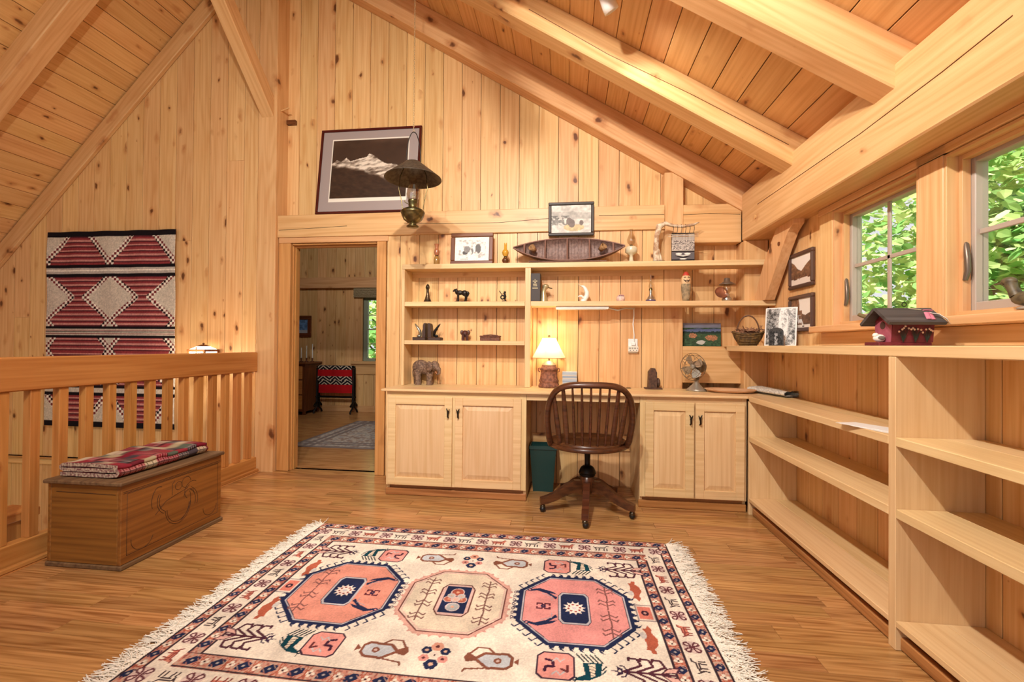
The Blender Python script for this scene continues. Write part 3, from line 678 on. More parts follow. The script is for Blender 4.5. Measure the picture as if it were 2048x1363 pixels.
for i in range(9):
    xb = -.185+.37*i/8; t = .5+(xb*1.18)/.268*.5
    lo, hi = 0, 1
    for _ in range(30):
        md = (lo+hi)/2
        if bow(md)[0] < xb*1.22: lo = md
        else: hi = md
    top = bow(lo); yb_ = -.232*math.sqrt(max(0, 1-(xb/.25)**2))
    b0 = Vector((xb, yb_*.93, .465)); b1 = Vector(top)
    MB().tube([b0, b0.lerp(b1, .3)+Vector((0, -.008, 0)), b0.lerp(b1, .65)+Vector((0, -.012, 0)), b1], [.013, .018, .016, .011], 8, flat=.55).build('spindle', Wn, cr)
MB().lathe([(.001, .435), (.085, .434), (.085, .425), (.022, .415), (.018, .33), (.018, .30), (.03, .298), (.045, .285), (.055, .262), (.058, .250), (.02, .248)], 20).build('swivel_stem', M['iron'], cr)
MB().lathe([(.001, .252), (.046, .250), (.047, .13), (.040, .12), (.001, .12)], 16).build('hub', Wn, cr)
MB().lathe([(.048, .250), (.052, .246), (.052, .236), (.048, .232)], 16).build('hub_band', M['iron'], cr)
cast_m = plain('caster_metal', (92, 84, 70), .3, .9); wheel_m = plain('caster_wheel', (26, 24, 24), .35)
for k in range(5):
    a = math.radians(264+72*k); d = Vector((math.cos(a), math.sin(a), 0)); sd = Vector((-d.y, d.x, 0))
    path = [(.035, .190, .085), (.09, .196, .078), (.15, .172, .066), (.21, .136, .056), (.27, .112, .048), (.318, .102, .040)]
    v = []; w = .021
    for (r, z, h) in path:
        for s in (-1, 1):
            for hh in (-h/2, h/2): v.append(tuple(d*r+sd*(s*w)+Vector((0, 0, z+hh-.03))))
    f = []
    for i in range(len(path)-1):
        o = i*4; q = o+4; f += [(o, o+1, q+1, q), (o+3, o+2, q+2, q+3), (o+1, o+3, q+3, q+1), (o+2, o, q, q+2)]
    f += [(0, 2, 3, 1), (20, 21, 23, 22)]
    leg = MB().add(v, f).build('leg', Wn, cr)
    c = d*.302
    cs = MB(); cs.lathe([(.001, .074), (.011, .072), (.012, .060), (.008, .050), (.016, .046), (.019, .036), (.016, .028)], 12, (c.x, c.y, 0)); cs.build('caster', cast_m, leg)
    MB().ell((c.x+sd.x*.004, c.y+sd.y*.004, .0205), (.020, .020, .0203), 14, 10).build('wheel', wheel_m, leg)
# ================================================================== THINGS ON THE SHELVES, WALLS AND DESK
def ring_pts(c, r, n=24, ax='z'):
    o = []
    for k in range(n):
        a = 2*math.pi*k/n; u, w = r*math.cos(a), r*math.sin(a)
        o.append((c[0]+u, c[1]+w, c[2]) if ax == 'z' else ((c[0]+u, c[1], c[2]+w) if ax == 'y' else (c[0], c[1]+u, c[2]+w)))
    return o
ZT, ZM, Z3, ZC, ZB = 1.7352, 1.4382, 1.1322, .7752, 1.1102
bronze = plain('bronze', (104, 86, 62), .35, .75, 40, (62, 52, 40)); tin = plain('silver_tin', (188, 184, 174), .3, .9); darkw = plain('carved_dark_wood', (66, 44, 34), .55, 0, 60, (96, 66, 48), .4)
# ---- small oil lamps -----------------------------------------------------------
def oil_lamp(name, label, loc, fount, chim, mf, mg, extra=None):
    t = thing(name, label, 'oil lamp', loc); MB().lathe(fount, 20).build('fount', mf, t); MB().lathe(chim, 20).build('chimney', mg, t)
    z = fount[-1][1]; MB().lathe([(.001, z+.012), (.010, z+.010), (.013, z+.001), (.014, z-.008)], 14).build('burner', M['brass'], t)
    if extra: extra(t)
    return t
amb_d = plain('amber_base', (92, 52, 24), .25); amb_g = plain('amber_fount', (168, 128, 70), .15, 0, 0, None, 0, .7)
oil_lamp('oil_lamp', 'little oil lamp with a pinkish waisted chimney and ribbed glass base', (-1.04, 3.50, ZT), [(.001, 0), (.024, 0), (.024, .045), (.020, .065), (.013, .075)], [(.013, .082), (.019, .092), (.022, .108), (.016, .132), (.012, .142), (.018, .168), (.021, .174)], amb_g, plain('pink_glass', (176, 112, 78), .15, 0, 0, None, 0, .6))
oil_lamp('oil_lamp', 'little oil lamp with a round yellow chimney and dark bulb base', (-.481, 3.50, ZT), [(.001, 0), (.016, 0), (.013, .008), (.024, .022), (.027, .036), (.020, .050), (.011, .058)], [(.012, .066), (.022, .078), (.027, .096), (.022, .112), (.012, .122), (.0105, .172)], amb_d, plain('yellow_glass', (206, 152, 52), .12, 0, 0, None, 0, .7))
oil_lamp('oil_lamp', 'clear glass oil lamp on a tall foot beside the model canoe', (.492, 3.51, ZT), [(.001, 0), (.040, 0), (.040, .006), (.016, .02), (.013, .062), (.030, .072), (.046, .085), (.046, .115), (.034, .128), (.015, .132)], [(.016, .142), (.030, .160), (.034, .180), (.026, .205), (.015, .228), (.014, .262)], plain('pressed_glass', (212, 200, 168), .15, 0, 0, None, 0, .8), M['lglass'])
oil_lamp('oil_lamp', 'slim clear oil lamp with purple oil in its base', (.637, 3.50, ZM), [(.001, 0), (.035, 0), (.037, .014), (.030, .022), (.012, .050), (.010, .07), (.012, .085), (.009, .095)], [(.011, .104), (.016, .118), (.011, .140), (.006, .175), (.006, .205)], tin, M['lglass'],
         lambda t: MB().lathe([(.001, .001), (.036, .001), (.038, .013), (.032, .018), (.001, .018)], 20).build('purple_oil', plain('purple_oil', (70, 52, 104), .2), t))
def lant(t):
    MB().lathe([(.014, .175), (.020, .17), (.022, .150), (.055, .128), (.058, .124), (.052, .126), (.02, .146)], 20).build('shade', M['brass'] if 0 else plain('pewter', (150, 138, 124), .35, .8), t)
    MB().lathe([(.001, 0), (.03, .002), (.042, .008), (.046, .014)], 20, M=Matrix.Translation((-.045, -.015, .065)) @ Matrix.Rotation(math.radians(70), 4, 'X') @ Matrix.Translation((0, 0, -.01))).build('reflector', plain('copper', (172, 116, 88), .3, .7), t)
oil_lamp('oil_lamp', 'pewter bracket lamp with a flared shade and round reflector', (1.185, 3.49, ZM), [(.001, 0), (.030, 0), (.034, .006), (.034, .022), (.022, .034), (.018, .044), (.020, .056)], [(.018, .062), (.028, .080), (.030, .098), (.020, .122), (.018, .145)], tin, M['lglass'], lant)
# ---- framed pictures: helper ------------------------------------------------------
def framed(name, label, w, h, fw, fmat, paint, mat=None, depth=.02, res=.004, mat_col=None, cat='picture', mw=(0,0,0,0)):
    """stands in local XZ, front towards -Y, origin at the middle of its bottom edge"""
    t = thing(name, label, cat)
    for (a, b, c, d, nm) in ((-w/2, w/2, h-fw, h, 'x'), (-w/2, w/2, 0, fw, 'x'), (-w/2, -w/2+fw, fw, h-fw, 'z'), (w/2-fw, w/2, fw, h-fw, 'z')):
        tbox('frame_rail', t, fmat, a, b, -depth, 0, c, d, nm, fw*.25)
    cv = Canvas(0, w-2*fw, 0, h-2*fw, res, (230, 226, 218)); paint(cv, w-2*fw, h-2*fw)
    cv.build('print', M['print'], t, lambda X, Y: (X-w/2+fw, X*0-depth*.45, Y+fw))
    MB().bb(-w/2+.002, w/2-.002, -.004, -.001, .002, h-.002).build('backing', M['brownfr'], t)
    return t
def p_mountain(c, W_, H_):
    C = c; C.mask(np.ones(C.X.shape, bool), (160, 146, 142)); C.rect(.085, W_-.085, .085, H_-.075, (232, 224, 210)); x0, x1, y0, y1 = .095, W_-.09, .118, H_-.083
    m = (C.X > x0) & (C.X < x1) & (C.Y > y0) & (C.Y < y1); u = (C.X-x0)/(x1-x0); v = (C.Y-y0)/(y1-y0)
    px = [0, .06, .12, .19, .24, .32, .46, .49, .53, .60, .66, .72, .80, .86, .92, 1]; py = [.60, .66, .63, .70, .63, .66, .70, .755, .74, .67, .61, .575, .56, .55, .50, .49]
    ridge = np.interp(u, px, py)+.010*(fbm(u*30, v*0+3, 4)-.5); sky = np.array((62, 44, 32))/255; n = fbm(u*5, v*4, 2)
    base = sky*(0.9+.3*n)[..., None]; cl = np.clip((v-.86)*4, 0, 1)*np.clip(fbm(u*3, v*6, 9)-.35, 0, 1)*1.2; base += cl[..., None]*np.array((.35, .30, .28))
    dep = np.clip((ridge-v), 0, 1); sn = fbm(u*9+v*7, v*26-u*10, 3, 4)
    px2 = [0, .12, .25, .40, .52, .62, .70, .75, .85, 1]; py2 = [.52, .52, .47, .44, .40, .36, .30, .27, .30, .30]; low = np.interp(u, px2, py2)+.10*(fbm(u*12, v*12, 6)-.5)
    snow = np.clip((v-low)/.07, 0, 1)*np.clip(.5+2.2*(sn-.36), .12, 1); mt = (v < ridge)
    rock = np.array((60, 42, 30))/255*(.75+.5*fbm(u*18+v*10, v*30, 8))[..., None]; sc = np.array((226, 212, 194))/255
    base[mt] = (rock*(1-snow[..., None])+sc*snow[..., None])[mt]; C.C[m] = base[m]
f1 = framed('mountain_picture', 'large dark photograph of a snowy mountain in a maroon frame with grey mat', .91, .775, .022, M['mahog'], p_mountain, res=.004)
f1.location = (-1.694, 3.612, 2.206); f1.rotation_euler = (-math.radians(7.2), 0, 0)
def p_canoe(c, W_, H_):
    u = c.X/W_; v = c.Y/H_; n = fbm(u*7, v*7, 3); g = np.array((214, 208, 198))/255*(.86+.28*n)[..., None]
    hill = (v > .5) & (v < .5+.22*fbm(u*3, v*0, 5)+.12); g[hill] *= .86; tr = (u < .45) & (v > .28) & (v < .62) & (fbm(u*14, v*14, 8) > .47); g[tr] *= .62
    bt = ((u-.57)/.26)**2+((v-.20)/.14)**2 < 1; g[bt & (v < .30)] = np.array((206, 184, 140))/255
    for (a, b, r) in ((.45, .42, .07), (.52, .34, .08), (.76, .36, .05)): g[((u-a)/r)**2+((v-b)/(r*1.9))**2 < 1] = np.array((120, 106, 100))/255
    w = (v < .26) & ~bt; g[w] = g[w]*.97+.02; c.C[:] = g; c.noise(.12, 60, 4)
dgf = wood('dark_grey_frame', (78, 66, 58), (46, 40, 36), knots=0, rough=.5)
f2 = framed('canoe_picture', 'small faded picture of people in a canoe in a dark beaded frame', .36, .268, .024, dgf, p_canoe); f2.location = (.033, 3.584, 1.972)
def p_sketch(c, W_, H_):
    u = c.X/W_; v = c.Y/H_; c.mask(np.ones(u.shape, bool), (234, 228, 216)); m = (u > .10) & (u < .90) & (v > .12) & (v < .88); n = fbm(u*14, v*12, 3)
    c.C[m & (n > .54)] = np.array((204, 196, 188))/255; c.C[m & (n > .64)] = np.array((172, 164, 158))/255
    for (a, b, rx, ry, k) in ((.68, .50, .085, .20, 100), (.30, .34, .08, .08, 80), (.36, .48, .10, .14, 130), (.50, .40, .04, .14, 120)): c.ell(a*W_, b*H_, rx*W_, ry*H_, (k, k-4, k-6))
    c.ell(.46*W_, .34*H_, .035*W_, .12*H_, (222, 214, 206)); c.ell(.64*W_, .28*H_, .03*W_, .10*H_, (216, 208, 200)); c.rect(.16*W_, .38*W_, .05*H_, .07*H_, (170, 164, 158)); c.noise(.08, 150, 2)
f3 = framed('sketch_picture', 'pencil sketch of arches in a brown frame leaning on the top shelf', .345, .262, .034, M['brownfr'], p_sketch); f3.location = (-.752, 3.50, ZT); f3.rotation_euler = (-math.radians(6), 0, 0)
def p_land(seed, tall):
    def f(c, W_, H_):
        u = c.X/W_; v = c.Y/H_; sep = np.array((120, 86, 62))/255; g = np.empty(c.C.shape); g[:] = np.array((236, 228, 218))/255
        n = fbm(u*12, v*16, seed)
        if tall:
            cl = (u < .42+.12*(v < .6)-.25*np.clip(v-.8, 0, 1)) & (v > .12); h2 = v < .12+np.interp(u, [0, .4, .55, .7, .85, 1], [.5, .46, .36, .30, .36, .40])
            g[cl] = (sep*(.6+.9*n[..., None]))[cl]; g[h2 & ~cl] = (sep*(.55+.6*n[..., None]))[h2 & ~cl]; wht = (v < .45) & (np.abs(u-.45+.5*(v-.2)) < .12) & (n > .5); g[wht] = .85; g[v < .10] = np.array((232, 222, 210))/255
            t = (v > .035) & (v < .065) & (((u > .08) & (u < .28) & (np.mod(u, .05) < .03)) | ((u > .55) & (u < .66))); g[t] = .15
        else:
            hl = v < np.interp(u, [0, .15, .3, .5, .7, 1], [.85, .75, .58, .45, .62, .80]); g[hl] = (sep*(.65+.8*n[..., None]))[hl]; g[(v < .22)] = np.array((226, 214, 202))/255; g[(v < .35) & (v > .18) & (n > .55)] = np.array((90, 60, 44))/255
        c.C[:] = g
    return f
brz = wood('brown_metal_frame', (98, 72, 60), (72, 50, 42), knots=0, rough=.4)
for nm, lb, z0, hh, fn in (('sepia_picture', 'sepia photograph of a walled valley, upper of two small brown frames by the window', 1.482, .232, p_land(3, 0)), ('sepia_picture', 'sepia photograph of a tall cliff, lower of two small brown frames by the window', 1.203, .234, p_land(5, 1))):
    f = framed(nm, lb, .295, hh, .024, brz, fn, depth=.022, res=.0035); f.location = (1.4985, 3.054, z0); f.rotation_euler = (0, 0, -math.pi/2)
# ---- canvas of flowering hillside ------------------------------------------------------
cv = Canvas(0, .292, 0, .182, .0022, (60, 84, 58)); u = cv.X/.292; v = cv.Y/.182; n = fbm(u*22, v*18, 3)
g = np.array((58, 84, 56))/255*(.55+.9*n)[..., None]; sk = v > .80; g[sk] = (np.array((134, 138, 158))/255*(.9+.25*fbm(u*5, v*8, 7))[..., None])[sk]
m1 = (v > .60) & (v < .68+.16*np.interp(u, [0, .2, .45, .6, .8, 1], [.2, .3, .7, .35, .6, .5])); g[m1] = (np.array((92, 104, 140))/255*(.85+.3*n)[..., None])[m1]
m2 = (v > .55) & (v < .60+.07*fbm(u*26, v*0, 3)); g[m2] = np.array((34, 52, 44))/255
for (a, b, r, s) in ((.28, .46, .11, .11), (.76, .36, .17, .13)):
    m = (((u-a)/r)**2+((v-b)/s)**2 < .35+1.1*fbm(u*26, v*20, 8)) & (np.random.RandomState(4).rand(*u.shape) > .4); g[m] = np.array((210, 136, 96))/255
g[((u-.50)/.13)**2+((v-.16)/.09)**2 < fbm(u*10, v*10, 2)*1.6] = np.array((196, 196, 186))/255; cv.C[:] = g
cp = thing('canvas_picture', 'unframed canvas of orange flowering shrubs on a green hillside', 'picture', (1.06, 3.598, 1.1035)); cp.rotation_euler = (-math.radians(3), 0, math.radians(-2))
cv.build('painted_face', M['paint'], cp, lambda X, Y: (X-.146, X*0-.022, Y)); MB().bb(-.146, .146, -.0215, 0, 0, .182).build('stretcher', plain('canvas_edge', (52, 60, 58), .8), cp)
cp.location = (1.06, 3.7, 1.1035)
# ---- model canoe -----------------------------------------------------------------------
cn = thing('model_canoe', 'brown model canoe lying tipped so its ribbed inside shows', 'model boat', (.012, 3.55, ZT))
hullm = plain('canoe_hull', (112, 66, 40), .5, 0, 25, (86, 48, 30)); insm = plain('canoe_inside', (150, 122, 112), .6, 0, 60, (122, 96, 88)); gunm = plain('canoe_gunwale', (128, 92, 78), .55)
Lc, Nb = .425, 33
def csec(t):    # half beam, depth, sheer
    b = .100*(1-abs(t)**2.3)+.002; d = .075*(1-abs(t)**5)+.012; sh = .085+.030*abs(t)**3; return b, d, sh
Rc = Matrix.Rotation(math.radians(66), 4, 'X')
def cpt(t, a, off=0): # a -1..1 gunwale to gunwale
    b, d, sh = csec(t); th = a*math.pi/2; return Vector((t*Lc, (b-off)*math.sin(th), sh-(d-off)*math.cos(th)**.7))
def hull(off, mat, name):
    v = []; n = 13
    for i in range(Nb):
        for j in range(n): v.append(tuple(Rc @ cpt(-1+2*i/(Nb-1), -1+2*j/(n-1), off)))
    mb = MB().add(v, [(i*n+j, i*n+j+1, (i+1)*n+j+1, (i+1)*n+j) for i in range(Nb-1) for j in range(n-1)], True); return mb.build(name, mat, cn)
zmin = min((Rc @ cpt(-1+2*i/32, -1+2*j/12)).z for i in range(33) for j in range(13)); Rc = Matrix.Translation((0, 0, -zmin+.006)) @ Rc
hull(0, hullm, 'hull'); hull(.004, insm, 'lining')
for s in (-1, 1): MB().tube([Rc @ cpt(-1+2*i/32, s) for i in range(33)], .0055, 6).build('gunwale', gunm, cn)
for t in (-.42, -.02, .38): MB().tube([Rc @ cpt(t, -1), Rc @ cpt(t, 1)], .007, 6, flat=.5).build('thwart', gunm, cn)
for t in (-.80, .80): MB().tube([Rc @ cpt(t, -1), Rc @ cpt(t, 1)], .009, 6, flat=.4).build('thwart', gunm, cn)
for i in range(27):
    t = -.78+1.56*i/26; MB().tube([Rc @ cpt(t, -1+2*j/10, .0045) for j in range(11)], .0022, 5).build('rib', insm, cn)
wick = plain('wicker', (178, 134, 88), .8, 0, 120, (128, 88, 52), .5)
for (px, rz) in ((-.262, -.6), (.245, .7)):
    b = MB().lathe([(.001, 0), (.020, 0), (.026, .050), (.0235, .050), (.018, .003)], 16).build('pack_basket', wick); tag(b, 'tiny wicker pack basket in the %s end of the model canoe' % ('end near the yellow lamp' if px < 0 else 'end near the clear lamp'), 'basket', 'tiny baskets in the canoe')
    b.location = (.012+px, 3.495, ZT+.105); b.rotation_euler = (math.radians(60), 0, rz)
    b['label'] = 'tiny wicker pack basket lying in the canoe near the %s' % ('yellow-chimney oil lamp' if px < 0 else 'tall clear oil lamp')
pd = MB(); pd.tube([(-.24, 3.434, ZT+.010), (.30, 3.436, ZT+.008)], .005, 6); pd.box((-.24, 3.435, ZT+.010), (.10, .03, .006), None, .002); tag(pd.build('canoe_paddle', gunm), 'thin wooden paddle lying before the model canoe', 'paddle')
# ---- driftwood loom ------------------------------------------------------------------------
lm = thing('driftwood_loom', 'small weaving hung from a pale driftwood branch on a stand', 'ornament', (.70, 3.49, ZT))
dw = plain('driftwood', (226, 208, 180), .8, 0, 30, (170, 132, 100), .4)
MB().tube([(-.02, 0, .0), (-.028, 0, .1), (-.022, 0, .2), (-.005, 0, .275), (.04, 0, .295), (.10, 0, .275), (.17, 0, .270), (.24, 0, .280), (.285, 0, .298)], [.030, .021, .019, .026, .016, .012, .011, .010, .004], 9).build('branch', dw, lm)
MB().bb(-.06, .03, -.04, .04, 0, .008, .002).build('base', M['iron'], lm)
MB().tube([(.012, 0, .002), (-.012, 0, .10)], [.014, .010], 8).build('prop', dw, lm)
cv = Canvas(0, .115, 0, .19, .0012, (196, 184, 172)); X, Y = cv.X, cv.Y; m = (fbm(X*160, Y*320, 3) > .52) & (Y > .07) & (Y < .14); cv.C[m] = np.array((110, 100, 98))/255
cv.rect(0, .115, 0, .062, (104, 98, 100)); cv.rect(0, .115, .058, .066, (40, 34, 34)); cv.rect(0, .115, .180, .19, (40, 34, 34)); cv.rect(0, .115, 0, .006, (40, 34, 34))
for a in (.036, .080): cv.ell(a, .045, .016, .007, (236, 228, 218))
cv.poly([(.015, .032), (.10, .032), (.058, .014)], (40, 32, 34)); cv.poly([(.020, .034), (.097, .034), (.058, .027)], (236, 228, 218)); cv.ell(.058, .010, .018, .005, (236, 228, 218))
mm = (Y > .142) & (Y < .18) & (np.mod(X, .006) < .0025); cv.C[mm] = np.array((130, 120, 112))/255
cv.build('weaving', M['cloth'], lm, lambda X, Y: (X*1.42+.085, X*0-.012, Y*1.08+.012))
MB().bb(.083, .250, -.010, -.006, .010, .216).build('backing', M['iron'], lm)
for z in (.190, .205): MB().tube([(.055, -.014, z), (.275, -.014, z+.002)], .003, 6).build('heddle_stick', dw, lm)
for i in range(6): MB().tube([(.092+.030*i, -.012, .218), (.097+.030*i, -.016, .25), (.095+.030*i, -.004, .285)], .002, 5).build('cord', M['iron'], lm)
MB().bb(.080, .253, -.02, .0, 0, .0095, .002).build('foot', M['iron'], lm)
# ---- small figures on the left shelves ---------------------------------------------------------
b = MB(); b.lathe([(.036, 0), (.034, .004), (.022, .03), (.013, .062), (.010, .095), (.012, .105)], 18); b.ell((0, 0, .122), (.017, .015, .020), 12, 8); b.tube([(-.012, 0, .135), (0, 0, .148), (.012, 0, .135)], .004, 6)
bell = thing('bronze_bell', 'bell-shaped bronze bird figure with a round head', 'figurine', (-1.112, 3.50, ZM)); b.build('body', bronze, bell); MB().tube([(0, -.015, .122), (0, -.024, .119)], .004, 6).build('beak', bronze, bell)
def quad(name, label, loc, rz, mat, body, legs, head, extra=None, cat='figurine', base=None):
    t = thing(name, label, cat, loc, rz); mb = MB()
    for c, r in body: mb.ell(c, r, 14, 10)
    mb.build('body', mat, t)
    for L_ in legs: MB().tube(L_[0], L_[1], 9).build('leg', mat, t)
    h = MB()
    for c, r in head: h.ell(c, r, 12, 8)
    h.build('head', mat, t)
    if base: MB().lathe([(.001, 0), (base[0], 0), (base[0]*.96, base[1]), (.001, base[1])], 18, M=Matrix.Diagonal((1, base[2], 1, 1))).build('base', mat, t)
    if extra: extra(t, mat)
    return t
def goat_x(t, m):
    for s in (-1, 1): MB().tube([(-.044, s*.005, .095), (-.040, s*.007, .108), (-.030, s*.008, .112)], [.003, .002, .001], 6).build('horn', m, t)
    MB().tube([(.050, 0, .085), (.060, 0, .072), (.056, 0, .045)], [.010, .012, .004], 7).build('tail', m, t)
quad('goat_figure', 'dark bronze goat figure standing on an oval base', (-.838, 3.50, ZM), 0, plain('dark_bronze_fig', (44, 36, 30), .4, .6), [((-.012, 0, .078), (.036, .016, .020)), ((.030, 0, .074), (.026, .018, .024)), ((-.036, 0, .088), (.014, .011, .018))],
     [([(-.026, .008, .07), (-.028, .008, .008)], [.008, .004]), ([(-.018, -.008, .07), (-.016, -.008, .008)], [.008, .004]), ([(.040, .008, .066), (.046, .008, .038), (.040, .008, .008)], [.011, .006, .004]), ([(.036, -.008, .066), (.040, -.008, .038), (.034, -.008, .008)], [.011, .006, .004])],
     [((-.048, 0, .098), (.013, .009, .010)), ((-.058, 0, .092), (.009, .006, .007))], goat_x, base=(.056, .008, .5))
rf = thing('wire_figure', 'tiny dark wire rider figure on a ring wheel', 'figurine', (-.493, 3.50, ZM)); dm = plain('dark_wire', (38, 32, 28), .4, .6)
MB().tube(ring_pts((-.008, 0, .040), .014, 20, 'y'), .0055, 8, closed=True).build('wheel', dm, rf); MB().tube([(-.034, 0, .092), (-.015, 0, .062), (0, 0, .070), (.012, 0, .060)], .003, 6).build('arm', dm, rf)
b = MB(); b.ell((.010, 0, .078), (.010, .008, .010)); b.tube([(.008, 0, .070), (.014, 0, .045), (.010, 0, .026), (.016, 0, .012)], [.008, .009, .007, .004], 8); b.build('rider', dm, rf); MB().bb(-.012, .026, -.012, .012, 0, .013, .003).build('base', dm, rf)
# ---- fish bookends -------------------------------------------------------------------------------
for s, xc, lb in ((-1, -1.118, 'dark bookend with a leaping silver fish'), (1, -1.096, 'dark bookend with a leaping black fish')):
    t = thing('fish_bookend', lb, 'bookend', (xc, 3.50, Z3), 0, 'pair of fish bookends'); bw = plain('bookend_wood', (64, 42, 32), .5)
    MB().bb(0, s*.105, -.04, .04, 0, .026, .004).build('foot', bw, t)
    pz = [(0, 0.0265), (s*.026, .0265), (s*.026, .075), (s*.020, .09), (s*.020, .118), (s*.015, .135), (s*.004, .139), (0, .139)]
    MB().prism([(p[0], p[1]) for p in (pz if s > 0 else pz[::-1])], -.036, .036, Matrix(((1,0,0,0),(0,0,-1,0),(0,1,0,0),(0,0,0,1)))).build('upright', bw, t)
    fm = plain('fish_silver', (176, 170, 152), .25, .8) if s < 0 else plain('fish_black', (34, 30, 28), .25, .5)
    MB().tube([(s*.040, -.01, .03), (s*.046, -.01, .052), (s*.052, -.01, .075), (s*.068, -.01, .100), (s*.084, -.01, .122), (s*.094, -.01, .134)], [.004, .014, .017, .014, .010, .004], 10, flat=.7).build('fish', fm, t)
    MB().ell((s*.060, -.01, .036), (.018, .012, .012)).build('splash', fm, t); MB().tube([(s*.062, -.018, .09), (s*.078, -.022, .088)], [.008, .002], 6, flat=.3).build('fin', fm, t)
# ---- elephants --------------------------------------------------------------------------------------
rw = plain('red_wood', (88, 46, 36), .45, 0, 40, (64, 32, 26))
def el2(t, m):
    MB().tube([(0, -.034, .072), (.002, -.040, .045), (.001, -.038, .020)], [.004, .003, .002], 6).build('tail', m, t)
    for s in (-1, 1): MB().ell((s*.026, .030, .066), (.014, .006, .020)).build('ear', m, t)
quad('elephant_figure', 'little red-brown wooden elephant seen from behind', (-.800, 3.50, Z3), math.radians(12), rw, [((0, 0, .056), (.028, .040, .027))], [([(sx*.016, sy, .05), (sx*.017, sy, .001)], [.012, .010]) for sx in (-1, 1) for sy in (-.022, .022)], [((0, .040, .062), (.018, .018, .018))], el2)
grw = plain('grey_carved_wood', (140, 112, 90), .75, 0, 70, (92, 68, 54), .9)
def el1(t, m):
    MB().tube([(.105, -.035, .145), (.135, -.045, .125), (.140, -.05, .095), (.118, -.05, .085)], [.026, .018, .012, .007], 10).build('trunk', m, t)
    for s in (-1, 1): MB().ell((.062, -.02+s*.050, .150), (.030, .010, .042), 12, 8).build('ear', m, t)
    for s in (-1, 1): MB().tube([(.110, -.04+s*.02, .108), (.130, -.05+s*.02, .092)], [.005, .002], 6).build('tusk', plain('tusk_wood', (178, 118, 88), .6), t)
    MB().tube([(-.10, 0, .15), (-.118, 0, .10), (-.112, 0, .06)], [.008, .005, .004], 6).build('tail', m, t)
quad('elephant_carving', 'large grey-brown carved wooden elephant on the worktop', (-1.130, 3.530, ZC), math.radians(-8), grw, [((-.045, 0, .140), (.072, .052, .060)), ((.020, 0, .125), (.065, .050, .052))],
     [([(-.085, .03, .12), (-.095, .032, .05), (-.092, .032, .001)], [.036, .026, .028]), ([(-.060, -.03, .12), (-.052, -.034, .05), (-.050, -.034, .001)], [.034, .024, .027]), ([(.035, .03, .11), (.030, .03, .05), (.030, .03, .001)], [.030, .022, .025]), ([(.050, -.03, .11), (.048, -.034, .05), (.048, -.034, .001)], [.030, .022, .025])],
     [((.085, -.02, .150), (.042, .036, .042))], el1)
bx = thing('carved_box', 'low carved wooden box on the third shelf', 'box', (-.595, 3.50, Z3)); bwm = plain('box_wood', (122, 72, 48), .6, 0, 70, (92, 50, 34), .4)
MB().bb(-.078, .078, -.035, .035, 0, .030, .003).build('body', bwm, bx); MB().bb(-.081, .081, -.038, .038, .0305, .042, .004).build('lid', bwm, bx); MB().tube([(-.06, 0, .043), (0, 0, .048), (.06, 0, .043)], .004, 6).build('carving', bwm, bx)
# ---- right shelf figures ---------------------------------------------------------------------------------
bo = thing('grey_book', 'thick dark grey hardback book standing upright with gilt spine lettering', 'book', (-.237, 3.50, ZM)); bkm = plain('book_cloth', (74, 68, 66), .7)
MB().bb(-.033, .033, -.063, .055, .003, .213).build('pages', plain('book_pages', (222, 210, 184), .8), bo)
MB().bb(-.036, -.033, -.066, .06, 0, .216).build('cover', bkm, bo); MB().bb(.033, .036, -.066, .06, 0, .216).build('cover', bkm, bo); MB().bb(-.036, .036, -.068, -.0635, 0, .216, .002).build('spine', bkm, bo)
gilt = plain('gilt', (196, 176, 130), .4, .3)
for i, (z, w) in enumerate(((.168, .010), (.156, .040), (.144, .014), (.132, .034), (.120, .030), (.102, .044))):
    for k in range(int(w/.006)): MB().bb(-w/2+k*.006, -w/2+k*.006+.004, -.0686, -.068, z-.003, z+.003).build('spine_letter', gilt, bo)
dk = thing('duck_bust', 'gold duck head figure with a long bill beside the grey book', 'figurine', (-.175, 3.50, ZM)); gd = plain('gold_paint', (186, 168, 126), .35, .5)
MB().tube([(0, 0, 0), (.0, 0, .04), (-.002, 0, .08), (.004, 0, .105), (.016, 0, .122)], [.036, .026, .018, .017, .021], 14).build('neck', gd, dk); MB().ell((.014, 0, .122), (.026, .020, .020), 14, 10).build('head', gd, dk); MB().tube([(.028, 0, .118), (.048, 0, .110), (.066, 0, .107)], [.011, .009, .006], 8, flat=.5).build('bill', plain('duck_bill', (98, 84, 58), .4, .3), dk)
wf = thing('white_figure', 'white antler-like bird figure with a raised curved neck', 'figurine', (.128, 3.50, ZM)); ivory = plain('ivory', (238, 232, 220), .4)
MB().tube([(0, 0, 0), (.010, 0, .02), (.028, 0, .045), (.030, 0, .075), (.016, 0, .105), (.004, 0, .120), (-.012, 0, .124)], [.024, .022, .019, .018, .014, .010, .007], 12).build('body', ivory, wf); MB().tube([(-.010, 0, .124), (-.026, 0, .130), (-.036, 0, .142)], [.007, .004, .002], 8).build('beak', plain('horn_tip', (214, 196, 160), .4), wf)
MB().tube([(.006, -.015, .028), (-.012, -.02, .045), (-.030, -.02, .044), (-.040, -.02, .036)], [.009, .008, .006, .002], 8).build('wing', ivory, wf)
cpn = thing('pink_pot', 'small pinkish pot filled with dried petals', 'pot', (.412, 3.49, ZM)); MB().lathe([(.001, 0), (.028, 0), (.033, .02), (.030, .040), (.027, .040), (.026, .012)], 18).build('pot', plain('pot_glaze', (232, 206, 190), .5, 0, 60, (214, 178, 166)), cpn)
pm = MB()
for i in range(14): a = i*2.4; r = .020*math.sqrt(i/14); pm.ell((r*math.cos(a), r*math.sin(a), .042+.004*(i % 3)), (.008, .007, .006), 7, 5)
